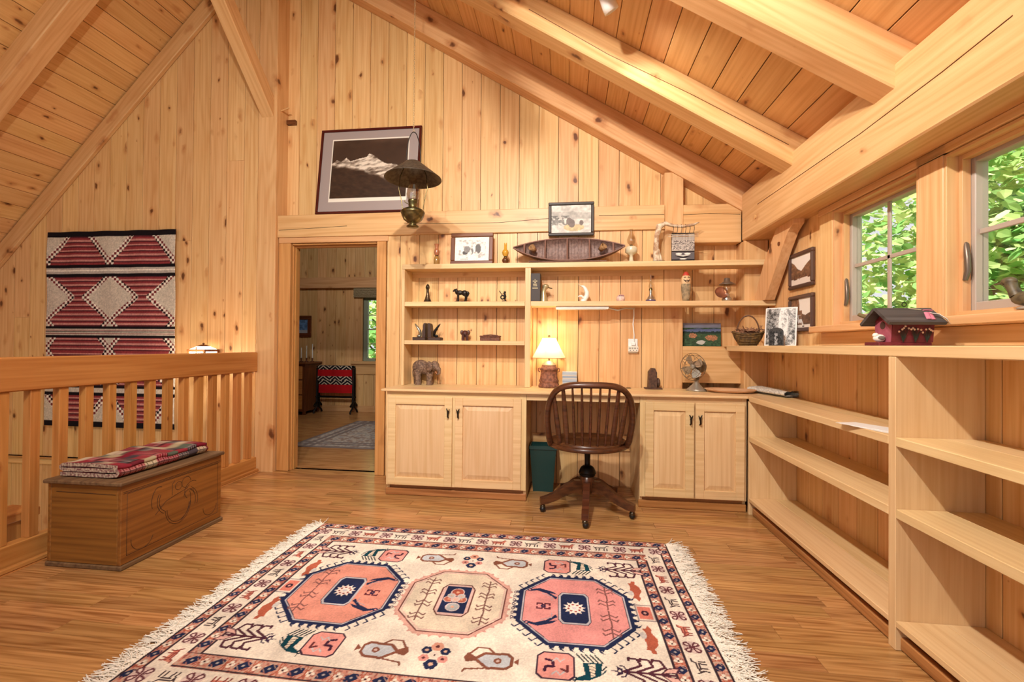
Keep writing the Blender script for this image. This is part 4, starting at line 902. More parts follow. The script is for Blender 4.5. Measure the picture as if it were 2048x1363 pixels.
pp = pm.build('petals', plain('petals', (164, 116, 122), .8, 0, 80, (214, 180, 170)), cpn); pp['kind'] = 'stuff'
sp = thing('carved_figure', 'carved driftwood figure with a smiling face and red cap', 'figurine', (.892, 3.49, ZM)); dwg = plain('grey_driftwood', (172, 148, 112), .8, 0, 40, (128, 112, 86), .6)
MB().lathe([(.001, 0), (.024, 0), (.028, .03), (.035, .09), (.036, .115), (.033, .135)], 16, M=Matrix.Diagonal((1, .7, 1, 1))).build('body', dwg, sp); MB().lathe([(.033, .130), (.035, .150), (.034, .175), (.028, .192), (.012, .200), (.001, .201)], 16, M=Matrix.Diagonal((1, .7, 1, 1))).build('face', plain('face_wood', (226, 186, 138), .6), sp)
MB().lathe([(.024, .190), (.022, .205), (.012, .222), (.001, .226)], 14, M=Matrix.Diagonal((1, .7, 1, 1))).build('cap', plain('red_cap', (196, 66, 48), .6), sp)
ink = plain('face_ink', (58, 40, 34), .6)
for s in (-1, 1):
    MB().tube([(s*.006, -.0255, .178), (s*.013, -.0255, .183), (s*.021, -.0225, .177)], .002, 5).build('eyebrow', ink, sp); MB().tube([(s*.002, -.0265, .158), (s*.012, -.0255, .153), (s*.022, -.0215, .162)], .0032, 6).build('moustache', ink, sp)
MB().tube([(-.012, -.026, .148), (0, -.027, .143), (.012, -.026, .148)], .0022, 5).build('mouth', ink, sp)
# ---- on the worktop -------------------------------------------------------------------------------------------
tl = thing('table_lamp', 'lit table lamp with a white cone shade on a rusty keg base', 'lamp', (-.131, 3.50, ZC)); rust = plain('rusty_iron', (150, 98, 74), .75, 0, 50, (104, 64, 48), .5)
MB().lathe([(.001, .0), (.080, .0), (.082, .012), (.074, .030), (.070, .035), (.076, .045), (.076, .055), (.070, .062), (.063, .11), (.062, .13), (.071, .135), (.071, .148), (.060, .155), (.056, .170), (.001, .170)], 28).build('keg_base', rust, tl)
for s in (-1, 1): MB().tube([(s*.068, 0, .150), (s*.082, 0, .145), (s*.082, 0, .125), (s*.068, 0, .118)], .004, 6).build('ear_handle', rust, tl)
MB().lathe([(.056, .172), (.050, .182), (.025, .200), (.012, .208), (.001, .209)], 24).build('tin_cap', tin, tl); MB().tube([(0, 0, .208), (0, 0, .262)], .006, 8).build('stem', M['brass'], tl)
shm, nt, bs = _mat('lamp_shade'); nt.nodes.remove(bs); dfb = _n(nt, 'ShaderNodeBsdfDiffuse'); tlb = _n(nt, 'ShaderNodeBsdfTranslucent'); dfb.inputs[0].default_value = L4((240, 228, 204)); tlb.inputs[0].default_value = L4((250, 232, 196)); mx = _n(nt, 'ShaderNodeMixShader'); mx.inputs[0].default_value = .6
nt.links.new(dfb.outputs[0], mx.inputs[1]); nt.links.new(tlb.outputs[0], mx.inputs[2]); nt.links.new(mx.outputs[0], nt.nodes['Material Output'].inputs[0])
MB().lathe([(.136, .228), (.128, .240), (.095, .300), (.060, .365), (.052, .382)], 6, sm=False, a0=.3, a1=.3+2*math.pi).build('shade', shm, tl)
MB().tube([(.137*math.cos(.3+math.pi/3*k), .137*math.sin(.3+math.pi/3*k), .228) for k in range(6)], .002, 6, closed=True).build('shade_trim', plain('shade_trim', (176, 112, 72), .7), tl)
MB().lathe([(.001, .405), (.010, .402), (.011, .395), (.004, .388), (.004, .375)], 12).build('finial', M['brass'], tl)
MB().ell((0, 0, .300), (.026, .026, .034), 14, 10).build('bulb', plain('lit_bulb', (255, 236, 200), .4, emit=40, ecol=(255, 222, 170)), tl)
L = bpy.data.lights.new('lamp_glow', 'POINT'); L.energy = 3.0; L.color = (1, .80, .58); L.shadow_soft_size = .03; o = bpy.data.objects.new('lamp_glow', L); COL.objects.link(o); o.parent = tl; o.location = (0, 0, .35)
for i in range(11):
    c = tag(MB().bb(-.055, .055, -.06, .06, 0, .0105, .001).build('disc_case', plain('case_%d' % i, random.choice([(214, 216, 216), (176, 190, 204), (202, 198, 190), (150, 168, 190)]), .25)), 'thin clear disc case in the stack beside the table lamp', 'case', 'stack of disc cases'); c.location = (.030+random.uniform(-.002, .002), 3.525, ZC+.0112*i)
ow = thing('carved_relic', 'dark weathered wooden relic with a pointed top on a small board', 'ornament', (.655, 3.525, ZC)); MB().bb(-.055, .07, -.045, .045, 0, .010, .003).build('base', darkw, ow)
MB().prism([(-.032, .0105), (.030, .0105), (.032, .125), (.018, .158), (-.006, .160), (-.028, .130)], -.028, .028, Matrix(((1,0,0,0),(0,0,-1,0),(0,1,0,0),(0,0,0,1)))).build('block', darkw, ow); MB().ell((.045, 0, .048), (.017, .02, .036), 12, 8).build('knob', darkw, ow)
gs = thing('eyeglasses', 'folded wire eyeglasses lying on the worktop', 'glasses', (.38, 3.53, ZC)); MB().tube([(-.07, 0, .003), (-.04, -.01, .016), (0, 0, .018), (.03, .01, .014), (.045, 0, .003)], .0016, 5).build('temple', M['blackm'], gs); MB().tube(ring_pts((.06, 0, .003), .018, 18), .0016, 5, closed=True).build('rim', M['blackm'], gs); MB().tube(ring_pts((.10, .0, .003), .018, 18), .0016, 5, closed=True).build('rim', M['blackm'], gs)
# desk fan
fn = thing('desk_fan', 'old grey metal desk fan with a round wire cage', 'fan', (.955, 3.44, ZC), math.radians(-48)); fg = plain('fan_grey', (168, 162, 148), .35, .6); fgd = plain('fan_motor', (112, 106, 92), .4, .6)
MB().lathe([(.001, .0), (.075, .0), (.075, .008), (.060, .018), (.030, .045), (.018, .065), (.014, .085), (.001, .087)], 24, M=Matrix.Diagonal((1, .85, 1, 1))).build('base', fg, fn); MB().tube([(0, .01, .08), (0, .02, .12), (0, .02, .15)], .013, 10).build('neck', fgd, fn)
MB().lathe([(.001, -.055), (.028, -.050), (.043, -.03), (.046, .01), (.040, .04), (.020, .055), (.001, .057)], 18, M=Matrix.Translation((0, .035, .178)) @ Matrix.Rotation(math.pi/2, 4, 'X')).build('motor', fgd, fn)
for k in range(4):
    a = k*math.pi/2+.5; v = []
    for (r, w, tw) in ((.016, .009, .0), (.042, .026, .010), (.070, .032, .012), (.084, .020, .008)):
        for s in (-1, 1): v.append((r*math.cos(a)-s*w*math.sin(a), -.045+s*tw, .178+r*math.sin(a)+s*w*math.cos(a)))
    MB().add(v, [(0,1,3,2), (2,3,5,4), (4,5,7,6)], True).build('blade', fg, fn)
MB().ell((0, -.05, .178), (.020, .014, .020)).build('hub', fg, fn)
wirem = plain('cage_wire', (120, 104, 84), .4, .7)
for (r, yy_) in ((.100, -.045), (.084, -.072), (.048, -.084), (.086, -.012)): MB().tube(ring_pts((0, yy_, .178), r, 36, 'y'), .0016, 5, closed=True).build('cage_ring', wirem, fn)
for k in range(8):
    a = k*math.pi/4+.2; MB().tube([(r*math.cos(a), yy_, .178+r*math.sin(a)) for r, yy_ in ((.024, -.088), (.048, -.084), (.084, -.072), (.100, -.045), (.086, -.012), (.05, .003))], .0014, 5).build('cage_wire', wirem, fn)
MB().tube([(-.05, .10, .003), (-.09, .09, .004), (-.10, .06, .02), (-.085, .05, .04), (-.06, .06, .03)], .003, 6).build('cord', M['iron'], fn)
tm = wood('tray_wood', (218, 172, 132), (188, 138, 98), knots=0, rough=.45)
tray = MB().lathe([(.001, .008), (.10, .008), (.145, .020), (.168, .026), (.172, .024), (.150, .012), (.115, .001), (.001, .001)], 40, M=Matrix.Diagonal((1, .62, 1, 1))).build('wooden_tray', tm); tag(tray, 'shallow oval wooden tray on the worktop corner', 'tray'); tray.location = (1.165, 3.36, ZC); tray.rotation_euler = (0, 0, math.radians(-14))
# newspaper roll
npm = plain('newsprint', (232, 226, 212), .8, 0, 110, (186, 180, 170)); nwp = thing('newspaper', 'loosely folded newspaper lying in the corner of the shelf', 'newspaper', (1.415, 3.27, ZC+.001), math.radians(-78))
path = [(-.055, .004), (0, .003), (.05, .004), (.066, .014), (.062, .028), (.045, .034), (0, .033), (-.05, .030), (-.066, .022), (-.064, .012), (-.050, .008), (.03, .010), (.05, .016), (.040, .025), (0, .026)]
v = []; n = len(path)
for i in range(9):
    x = -.19+.38*i/8
    for p in path: v.append((x, p[0]*(1-.1*(i/8)), p[1]*1.25))
MB().add(v, [(i*n+j, i*n+j+1, (i+1)*n+j+1, (i+1)*n+j) for i in range(8) for j in range(n-1)], True).build('folded_sheet', npm, nwp)
env = thing('paper_sheets', 'white papers lying on the bookcase shelf', 'paper', (1.245, 2.0, .7755), math.radians(15)); MB().bb(-.05, .05, -.12, .12, 0, .001).build('sheet', M['white'], env); MB().bb(-.04, .06, -.11, .10, .0012, .0022, M=Matrix.Rotation(.2, 4, 'Z')).build('sheet', M['white'], env)
# outlet strip with cord, fixture under the shelf
ol = thing('outlet_strip', 'white wall outlet with a six-socket adapter', 'outlet', (.521, 3.6035, 1.10)); MB().bb(-.036, .036, -.008, 0, -.055, .058, .002).build('plate', M['white'], ol); MB().bb(-.040, .040, -.034, -.0085, -.045, .0, .004).build('adapter', plain('outlet_ivory', (236, 228, 212), .4), ol)
for i in range(6): MB().bb(-.034+.0125*i, -.030+.0125*i, -.0347, -.034, -.022, -.010).build('slot', M['iron'], ol)
for i in range(3): MB().bb(-.026+.024*i, -.020+.024*i, -.0347, -.034, -.035, -.030).build('slot', M['iron'], ol)
MB().bb(-.012, .018, -.030, -.0085, .005, .03, .004).build('plug', M['white'], ol)
cdn = MB().tube([(.528, 3.588, 1.125), (.528, 3.585, 1.19), (.520, 3.590, 1.27), (.527, 3.592, 1.34), (.524, 3.585, 1.395)], .0045, 8).build('power_cord', M['white']); tag(cdn, 'white power cord running from the outlet up to the shelf light', 'cord')
fx = thing('shelf_light', 'slim white strip light fixed under the long shelf', 'light', (.12, 3.47, 1.4018)); MB().bb(-.20, .20, -.03, .03, -.022, -.0005, .003).build('housing', M['white'], fx); MB().bb(-.18, .18, -.022, .022, -.026, -.0222).build('lens', plain('lens_plastic', (232, 224, 208), .4), fx)
MB().tube([(.20, 0, -.012), (.27, .01, -.03), (.33, .02, -.012), (.40, .05, -.015), (.405, .09, -.006)], .006, 8).build('cord', plain('grey_cord', (196, 188, 172), .5), fx)
# waste bin, box under the desk
gb = thing('waste_bin', 'dark green plastic waste bin under the desk', 'bin', (-.165, 3.44, 0)); gm = plain('green_plastic', (22, 58, 54), .35)
def frus(z0, a0, b0, z1, a1, b1, mb):
    v = [(sx*a0, sy*b0, z0) for sx, sy in ((-1,-1),(1,-1),(1,1),(-1,1))]+[(sx*a1, sy*b1, z1) for sx, sy in ((-1,-1),(1,-1),(1,1),(-1,1))]
    mb.add(v, [(0,1,5,4), (1,2,6,5), (2,3,7,6), (3,0,4,7)])
mb = MB(); frus(.004, .075, .055, .32, .098, .075, mb); frus(.006, .072, .052, .32, .094, .071, mb); mb.bb(-.075, .075, -.055, .055, 0, .004); mb.build('body', gm, gb)
for (a, b, c, d) in ((-.106, .106, -.082, -.072), (-.106, .106, .072, .082), (-.106, -.095, -.072, .072), (.095, .106, -.072, .072)): MB().bb(a, b, c, d, .318, .345, .002).build('rim', gm, gb)
ko = thing('outlet', 'brass wall outlet in the knee space', 'outlet', (.42, 3.6035, .335)); MB().bb(-.06, .06, -.005, -.001, -.035, .035, .001).build('plate', M['brass'], ko); MB().bb(-.02, .02, -.007, -.0052, -.02, .02, .001).build('socket', M['white'], ko)
# ---- bookcase top: basket, prints, birdhouse ----------------------------------------------------------------
bs_ = thing('wicker_basket', 'low willow basket full of dried sticks with a hoop handle', 'basket', (1.262, 3.30, ZB), math.radians(-20)); bkw = plain('willow', (116, 88, 44), .7, 0, 60, (74, 52, 26), .6)
v = []; n = 24; lv = [(.055, .03, 0), (.085, .048, .03), (.098, .060, .065), (.100, .062, .085)]
for (a, b, z) in lv:
    for k in range(n): an = 2*math.pi*k/n; v.append((a*math.cos(an), b*math.sin(an), z+(.018*(math.cos(an)**2) if z > .02 else 0)))
MB().add(v, [(i*n+k, i*n+(k+1) % n, (i+1)*n+(k+1) % n, (i+1)*n+k) for i in range(3) for k in range(n)]+[tuple(range(n))[::-1]], True).build('body', bkw, bs_)
for i in range(5):
    z = .012+.016*i; f = .62+.09*i; MB().tube([(.103*f*math.cos(2*math.pi*k/20), .066*f*math.sin(2*math.pi*k/20), z+.018*math.cos(2*math.pi*k/20)**2*min(1, i/1.5)) for k in range(20)], .004, 5, closed=True).build('weave', bkw, bs_)
MB().tube([(.07*math.cos(math.pi*k/16), 0, .085+.125*math.sin(math.pi*k/16)) for k in range(17)], .005, 7).build('handle', plain('hoop', (98, 62, 36), .6), bs_)
sk_ = MB()
for i in range(70):
    a = random.uniform(0, 6.28); r = random.uniform(0, .085); x, y = r*math.cos(a), r*.55*math.sin(a); d = Vector((random.uniform(-1, 1), random.uniform(-.5, .5), random.uniform(-.1, .4))).normalized()*.035
    z = .085+random.uniform(0, .028); sk_.tube([(x-d.x, y-d.y, z-d.z*.3), (x+d.x, y+d.y, z+d.z)], .0028, 4, caps=False)
o = sk_.build('dried_sticks', plain('dried_sticks', (126, 88, 62), .8, 0, 30, (176, 128, 96)), bs_); o['kind'] = 'stuff'
def bw_print(name, label, w, h, loc, rz, bend, seed, lean=0):
    cv = Canvas(0, w, 0, h, .002, (236, 232, 226)); u = cv.X/w; v = cv.Y/h; n = fbm(u*12, v*16, seed, 4); m = (u > .05) & (u < .95) & (v > .03) & (v < .97)
    g = np.clip(.66-.9*(n-.46)-.10*(u < .35)+.5*(fbm(u*40, v*50, 9, 2)-.5), .22, .92); wf_ = ((u-.60)/.15)**2+((v-.55)/.55)**2 < .5+n; g[wf_] = np.clip(g[wf_]+.3, 0, .94); g = np.where(m, g, .93); cv.C[:] = g[..., None]*np.array((1, .99, .97))
    o = cv.build(name, M['print'], None, lambda X, Y: (X-w/2, bend*((X/w-.5)**2*4-1)*(.4+.6*Y/h)+lean*Y/h, Y)); sm = o.modifiers.new('thickness', 'SOLIDIFY'); sm.thickness = .0008
    o.location = loc; o.rotation_euler = (0, 0, rz); tag(o, label, 'photo print'); return o
bw_print('photo_print', 'curled black and white photo print leaning by the brown frames', .19, .252, (1.395, 3.13, ZB+.001), math.radians(-42), .020, 4, .03)
cv = Canvas(0, .085, 0, .115, .0018, (50, 46, 44)); u = cv.X/.085; v = cv.Y/.115; n = fbm(u*9, v*12, 8); cv.C[:] = (np.clip(.14+.5*(n-.4), .08, .6)*np.ones(u.shape))[..., None]*np.ones(3); cv.C[(np.abs(u-.5) < .12) & (v < .8) & (n > .45)] = .62
sp_ = thing('small_photo', 'small dark arched photo card standing before the curled print', 'photo print', (1.345, 3.07, ZB), math.radians(-38)); pz = [(-.0425, 0), (.0425, 0)]+[(.0425*math.cos(math.pi*k/12), .09+.028*math.sin(math.pi*k/12)) for k in range(13)]
MB().prism(pz, 0, .004, Matrix(((1,0,0,0),(0,0,-1,0),(0,1,0,0),(0,0,0,1))) @ Matrix.Translation((0, 0, -.005))).build('card', plain('dark_card', (60, 56, 54), .6), sp_)
msk = cv.build('photo', M['print'], sp_, lambda X, Y: ((X-.0425)*.86, X*0-.0005, Y*.80+.006))
# birdhouse
bh = thing('birdhouse', 'dark red wooden birdhouse with a grey gabled roof and painted flowers', 'birdhouse', (1.345, 1.985, ZB)); redm = plain('barn_red', (122, 34, 44), .6, 0, 30, (96, 26, 34)); pkm = plain('faded_red', (168, 84, 100), .6, 0, 40, (150, 70, 86)); rfm = wood('roof_slate', (84, 78, 76), (52, 46, 44), knots=0, rough=.6)
hw, hl, he, hp = .050, .073, .100, .137
Mh = Matrix(((0,0,1,0),(1,0,0,0),(0,1,0,0),(0,0,0,1)))   # prism (a,b,h) -> x=h, y=a, z=b
MB().prism([(-hw*.82, .014), (hw*.82, .014), (hw, he), (0, hp), (-hw, he)], -hl, hl, Mh).build('body', redm, bh)
MB().prism([(-hw*.80, .0145), (hw*.80, .0145), (hw*.92, he-.020), (0, hp-.034), (-hw*.92, he-.020)], -hl-.004, -hl-.0005, Mh).build('front_panel', pkm, bh)
MB().tube([(-hl-.0048, 0, .080), (-hl-.0042, 0, .080)], .015, 20).build('entrance_hole', plain('hole_dark', (70, 40, 30), .8), bh)
for s in (-1, 1):
    p0, p1 = Vector((0, 0, hp+.001)), Vector((0, s*(hw+.030), he-.021)); n_ = Vector((0, s*.55, .83)).normalized()
    v = [(x, q.y+n_.y*d, q.z+n_.z*d) for x in (-hl-.036, hl+.016) for q in (p0, p1) for d in (.001, .013)]
    MB().add(v, [(0,1,3,2), (4,6,7,5), (0,4,5,1), (2,3,7,6), (0,2,6,4), (1,5,7,3)]).build('roof_panel', rfm, bh)
MB().bb(-hl-.045, hl-.004, -hw*.86, hw*.86, 0, .0135, .002).build('base', redm, bh)
MB().tube(ring_pts((0, 0, hp+.026), .008, 18, 'y'), .0016, 6, closed=True).build('eye_screw', M['iron'], bh)
MB().tube([(-hl-.020, .058, he+.012), (-hl-.042, .085, he+.030)], .0075, 8).build('twig', plain('twig', (112, 92, 52), .8), bh)
MB().tube([(0, -.002, hp+.012), (.040, -.030, hp+.003)], .0013, 5).build('twine', plain('twine', (206, 190, 150), .8), bh)
bowm = plain('pink_ribbon', (206, 122, 142), .6)
for (a, b, c) in (((.036, -.046, he+.038), (.060, -.052, he+.036), .010), ((.040, -.054, he+.028), (.034, -.076, he+.002), .008), ((.050, -.054, he+.028), (.048, -.078, he+.000), .008)): MB().tube([a, b], c, 8, flat=.25).build('ribbon', bowm, bh)
MB().tube([(.048, -.060, he+.026), (.070, -.072, he+.020), (.090, -.080, he+.002), (.100, -.084, he-.016)], [.007, .009, .007, .001], 8, flat=.2).build('feather', M['white'], bh)
fl_g = plain('flower_stem', (36, 48, 34), .7); fl_p = plain('flower_petal', (238, 196, 168), .6)
for cx in (-.035, .008, .048):
    for k in range(7):
        a = -.5+k/6.0; top = (cx+a*.034, -hw*.93-.003, .050+.018*math.cos(a*2)+random.uniform(-.009, .009)); st = MB().tube([(cx, -hw*.84-.004, .014), (cx+a*.014, -hw*.88-.004, .034), top], .0010, 4).build('painted_stem', fl_g, bh)
        if k % 2 == 0 or random.random() < .4: MB().ell((top[0], top[1]-.001, top[2]), (.0042, .0015, .0042), 7, 5).build('petal', fl_p, st)
bh.location = (1.322, 1.934, ZB)
bd = thing('bird_figure', 'small white and grey bird figure sitting before the birdhouse', 'figurine', (0, 0, 0)); wbm = plain('bird_white', (238, 230, 214), .5)
b = MB(); b.ell((0, 0, .016), (.021, .014, .0155), 14, 10); b.ell((-.012, 0, .027), (.011, .010, .010), 12, 8); b.build('body', wbm, bd); MB().tube([(.017, 0, .018), (.042, 0, .028)], [.004, .0015], 7, flat=.5).build('tail', wbm, bd)
for s in (-1, 1): MB().ell((.003, s*.012, .017), (.013, .003, .008), 10, 6).build('wing', plain('bird_grey', (118, 108, 96), .6), bd)
bd.location = (1.228, 1.928, ZB+.0139); bd.rotation_euler = (0, 0, math.radians(-8))
# brown bird figure on the second window sill
db = thing('duck_figure', 'brown carved duck figure standing on the window sill', 'figurine', (1.462, 1.60, 1.2242), math.radians(100)); bdm = plain('duck_brown', (104, 92, 66), .5, 0, 40, (70, 60, 44))
b = MB(); b.ell((0, 0, .040), (.055, .026, .026), 14, 10); b.build('body', bdm, db); MB().tube([(.040, 0, .05), (.052, 0, .075), (.058, 0, .095)], [.018, .014, .016], 10).build('neck', bdm, db); MB().ell((.062, 0, .100), (.022, .015, .015)).build('head', bdm, db); MB().tube([(.078, 0, .098), (.102, 0, .094)], [.008, .004], 7, flat=.5).build('bill', bdm, db)
MB().ell((0, 0, .008), (.040, .026, .008), 12, 6).build('stand', plain('stone_grey', (160, 150, 138), .6), db)
# ---- hanging oil lamp ---------------------------------------------------------------------------------------
hx, hy = -1.030, 2.90
hl_ = thing('hanging_lamp', 'hanging brass oil lamp with a dark cone shade on a long chain', 'lamp', (hx, hy, 1.886)); ab = M['brass']; shd = plain('tin_shade', (92, 82, 68), .45, .55, 50, (70, 60, 50)); 
MB().lathe([(.001, .0), (.040, .002), (.042, .008), (.030, .016), (.022, .022), (.030, .028), (.060, .050), (.074, .078), (.077, .092), (.080, .096), (.080, .104), (.070, .116), (.040, .130), (.026, .136), (.030, .145), (.030, .168), (.033, .172), (.033, .180), (.030, .186)], 30).build('fount', ab, hl_)
MB().lathe([(.033, .186), (.040, .205), (.043, .225), (.036, .255), (.028, .285), (.026, .325)], 22).build('chimney', M['lglass'], hl_)
MB().lathe([(.052, .438), (.060, .430), (.188, .330), (.190, .326), (.184, .329), (.056, .428)], 40).build('shade', shd, hl_)
MB().tube([(.088*math.copysign(1, math.cos(a)) if 0 else .050*math.cos(a), 0, .44+.205*math.sin(a)) for a in [math.pi*k/20 for k in range(21)]], .003, 7).build('bail', M['iron'], hl_)
for s in (-1, 1): MB().tube([(s*.055, 0, .425), (s*.090, 0, .35), (s*.100, 0, .26), (s*.082, 0, .19), (s*.070, 0, .12)], .003, 7).build('harp_arm', ab, hl_)
MB().tube([(-.034, 0, .16), (-.055, 0, .172), (-.060, 0, .185)], .003, 6).build('wick_key', ab, hl_)
ztop = zr(hx)+PD-1.886; lk = MB().tube([(.0045*math.cos(a), 0, .010*math.sin(a)) for a in [2*math.pi*k/10 for k in range(10)]], .0013, 5, closed=True).mesh('chain_link')
chm = plain('chain_metal', (186, 160, 120), .4, .5); z = .655; i = 0
while z < ztop-.005:
    o = link('chain_link', lk, chm, hl_, (0, 0, z), (0, 0, (i % 2)*math.pi/2)); z += .0158; i += 1
# ---- wall sconce -----------------------------------------------------------------------------------------------
sc = thing('wall_sconce', 'small lit lantern sconce on the boarded wall behind the railing', 'lamp', (-3.20, 3.62, .80)); lit = plain('lit_glass', (255, 244, 220), .4, emit=5, ecol=(255, 230, 186))
w_ = .075
MB().bb(-.02, .075, .06, .099, .02, .23, .003).build('wall_plate', M['brownfr'], sc)
mb = MB(); mb.bb(-w_, w_, -w_, w_, .03, .225); mb.build('lantern_glass', lit, sc)
for sx in (-1, 1):
    for sy in (-1, 1): MB().bb(sx*w_-.007, sx*w_+.007, sy*w_-.007, sy*w_+.007, .02, .235).build('corner_bar', M['brownfr'], sc)
for (a, b, c, d) in ((-.085, .085, -.085, -.070), (-.085, .085, .070, .085), (-.085, -.070, -.07, .07), (.070, .085, -.07, .07)): MB().bb(a, b, c, d, .222, .240).build('rim', M['brownfr'], sc)
frus_m = MB(); frus(.2385, .075, .075, .270, .030, .030, frus_m); frus_m.build('upper_glass', lit, sc)
r_ = MB(); frus(.268, .036, .036, .282, .012, .012, r_); r_.bb(-.036, .036, -.036, .036, .264, .2685); r_.build('roof', M['brownfr'], sc); MB().ell((0, 0, .289), (.009, .009, .009)).build('finial', M['brownfr'], sc)
MB().bb(-.003, .003, -.082, -.0765, .03, .262).build('bar', M['brownfr'], sc)
L = bpy.data.lights.new('sconce_glow', 'POINT'); L.energy = 14; L.color = (1, .80, .54); L.shadow_soft_size = .07; o = bpy.data.objects.new('sconce_glow', L); COL.objects.link(o); o.parent = sc; o.location = (0, -.13, .14)
# ================================================================== THE RUG
IV, PK, SAL, NV, RO, GR, TE, BR, RED = (234, 224, 208), (222, 150, 146), (202, 142, 124), (38, 46, 78), (112, 62, 66), (176, 168, 164), (22, 66, 78), (134, 84, 66), (178, 96, 74)
RX0, RX1, RY0, RY1 = -1.455, .555, 1.20, 2.575; RC, RCX = 1.8875, -.45
cv = Canvas(RX0, RX1, RY0, RY1, .0030, IV)
def band(x0, x1, y0, y1, along):
    cv.rect(x0, x1, y0, y1, SAL); n = fbm(cv.X*120, cv.Y*120, 5, 2); m = (cv.X >= x0) & (cv.X <= x1) & (cv.Y >= y0) & (cv.Y <= y1)
    cv.C[m & (n > .60)] = np.array((196, 168, 150))/255; cv.C[m & (n < .36)] = np.array((150, 92, 84))/255
    h = (y1-y0 if along == 'x' else x1-x0); c = (y0+y1)/2 if along == 'x' else (x0+x1)/2; a, b = (x0, x1) if along == 'x' else (y0, y1); k = int(round((b-a)/.094)); p = (b-a)/k
    for i in range(k):
        q = a+(i+.5)*p; r = min(.022, h*.38)
        def pt(u, w): return (q+u, c+w) if along == 'x' else (c+w, q+u)
        cv.poly([pt(-r*1.1, 0), pt(0, r), pt(r*1.1, 0), pt(0, -r)], NV)
        for s in (-1, 1): cv.poly([pt(s*r*1.0, s*r*.8), pt(s*r*.2, s*r*.9), pt(s*r*1.0, s*r*.2)], NV)
        cv.ell(*pt(0, 0), .005, .005, GR)
        for (u, w) in ((.5*p-.011, 0), (.5*p+.011, 0), (.5*p, .010), (.5*p, -.010)): cv.ell(*pt(u, w), .0065, .0065, (236, 226, 210))
        cv.ell(*pt(.5*p, 0), .004, .004, (60, 44, 48))
        for s in (-1, 1): cv.stroke([pt(.27*p, -s*h*.42), pt(.43*p, s*h*.42)], .004, RED)
    for w in (-h/2+.003, h/2-.003):
        if along == 'x': cv.rect(a, b, c+w-.0025, c+w+.0025, (62, 48, 56))
        else: cv.rect(c+w-.0025, c+w+.0025, a, b, (62, 48, 56))
def flower4(x, y, s=1, rot=0):
    cv.ell(x, y, .034*s, .034*s, (216, 194, 186))
    for k in range(4):
        a = math.pi/4+k*math.pi/2+rot; cx, cy = x+.021*s*math.cos(a), y+.021*s*math.sin(a); d = (math.cos(a), math.sin(a)); e = (-d[1], d[0])
        loop = [(cx+d[0]*u+e[0]*w, cy+d[1]*u+e[1]*w) for u, w in ((-.017*s, 0), (-.002*s, .008*s), (.010*s, .009*s), (.014*s, 0), (.010*s, -.009*s), (-.002*s, -.008*s))]
        cv.poly(loop, (228, 208, 200)); cv.stroke(loop, .0072, (104, 58, 66), True)
def critter(x, y, s, rot, c1, c2):
    ca, sa = math.cos(rot), math.sin(rot)
    def T_(p): return (x+(p[0]*ca-p[1]*sa)*s, y+(p[0]*sa+p[1]*ca)*s)
    if c2: cv.poly([T_(p) for p in ((-.032, -.012), (-.028, .010), (.018, .012), (.030, .026), (.036, .020), (.026, -.012))], c2)
    for l in (((-.034, -.004), (-.030, .010), (.016, .012), (.026, .028), (.038, .026)), ((-.028, -.006), (-.032, -.026)), ((-.014, -.004), (-.016, -.026)), ((.012, -.004), (.010, -.026)), ((.024, 0), (.026, -.026)), ((-.034, 0), (-.044, .018)), ((-.02, .002), (.014, .002))): cv.stroke([T_(p) for p in l], .0062, c1)
# borders
bwx, bwy = (.055, .082, .053), (.070, .095, .072)
band(RX0+.006, RX1-.006, RY1-bwy[0], RY1-.004, 'x'); band(RX0+.006, RX1-.006, RY0+.004, RY0+bwy[0], 'x'); band(RX0+.006, RX0+bwx[0], RY0+bwy[0], RY1-bwy[0], 'y'); band(RX1-bwx[0], RX1-.006, RY0+bwy[0], RY1-bwy[0], 'y')
ix0, ix1, iy0, iy1 = RX0+bwx[0]+bwx[1], RX1-bwx[0]-bwx[1], RY0+bwy[0]+bwy[1], RY1-bwy[0]-bwy[1]
band(ix0, ix1, iy1-bwy[2], iy1, 'x'); band(ix0, ix1, iy0, iy0+bwy[2], 'x'); band(ix0, ix0+bwx[2], iy0+bwy[2], iy1-bwy[2], 'y'); band(ix1-bwx[2], ix1, iy0+bwy[2], iy1-bwy[2], 'y')
for sy in (1, -1):
    yb = (RY1-bwy[0]-bwy[1]/2) if sy > 0 else (RY0+bwy[0]+bwy[1]/2); n = 21
    for i in range(n):
        x = RX0+.075+i*(RX1-RX0-.15)/(n-1)
        if i % 2 == 0: flower4(x, yb, 1.05)
        elif i % 4 == 1: critter(x, yb, 1.0, 0 if sy > 0 else math.pi, (70, 56, 58), None)
        else: critter(x, yb, 1.0, 0 if sy > 0 else math.pi, (140, 72, 66), (208, 132, 112))
for sx in (1, -1):
    xb = (RX1-bwx[0]-bwx[1]/2) if sx > 0 else (RX0+bwx[0]+bwx[1]/2); n = 13
    for i in range(1, n-1):
        y = RY0+.115+i*(RY1-RY0-.23)/(n-1)
        if i % 2 == 0: flower4(xb, y, .95)
        elif i % 4 == 1: critter(xb, y, .85, math.pi/2*sx, (140, 72, 66), (208, 132, 112))
        else: critter(xb, y, .85, math.pi/2*sx, (70, 56, 58), None)
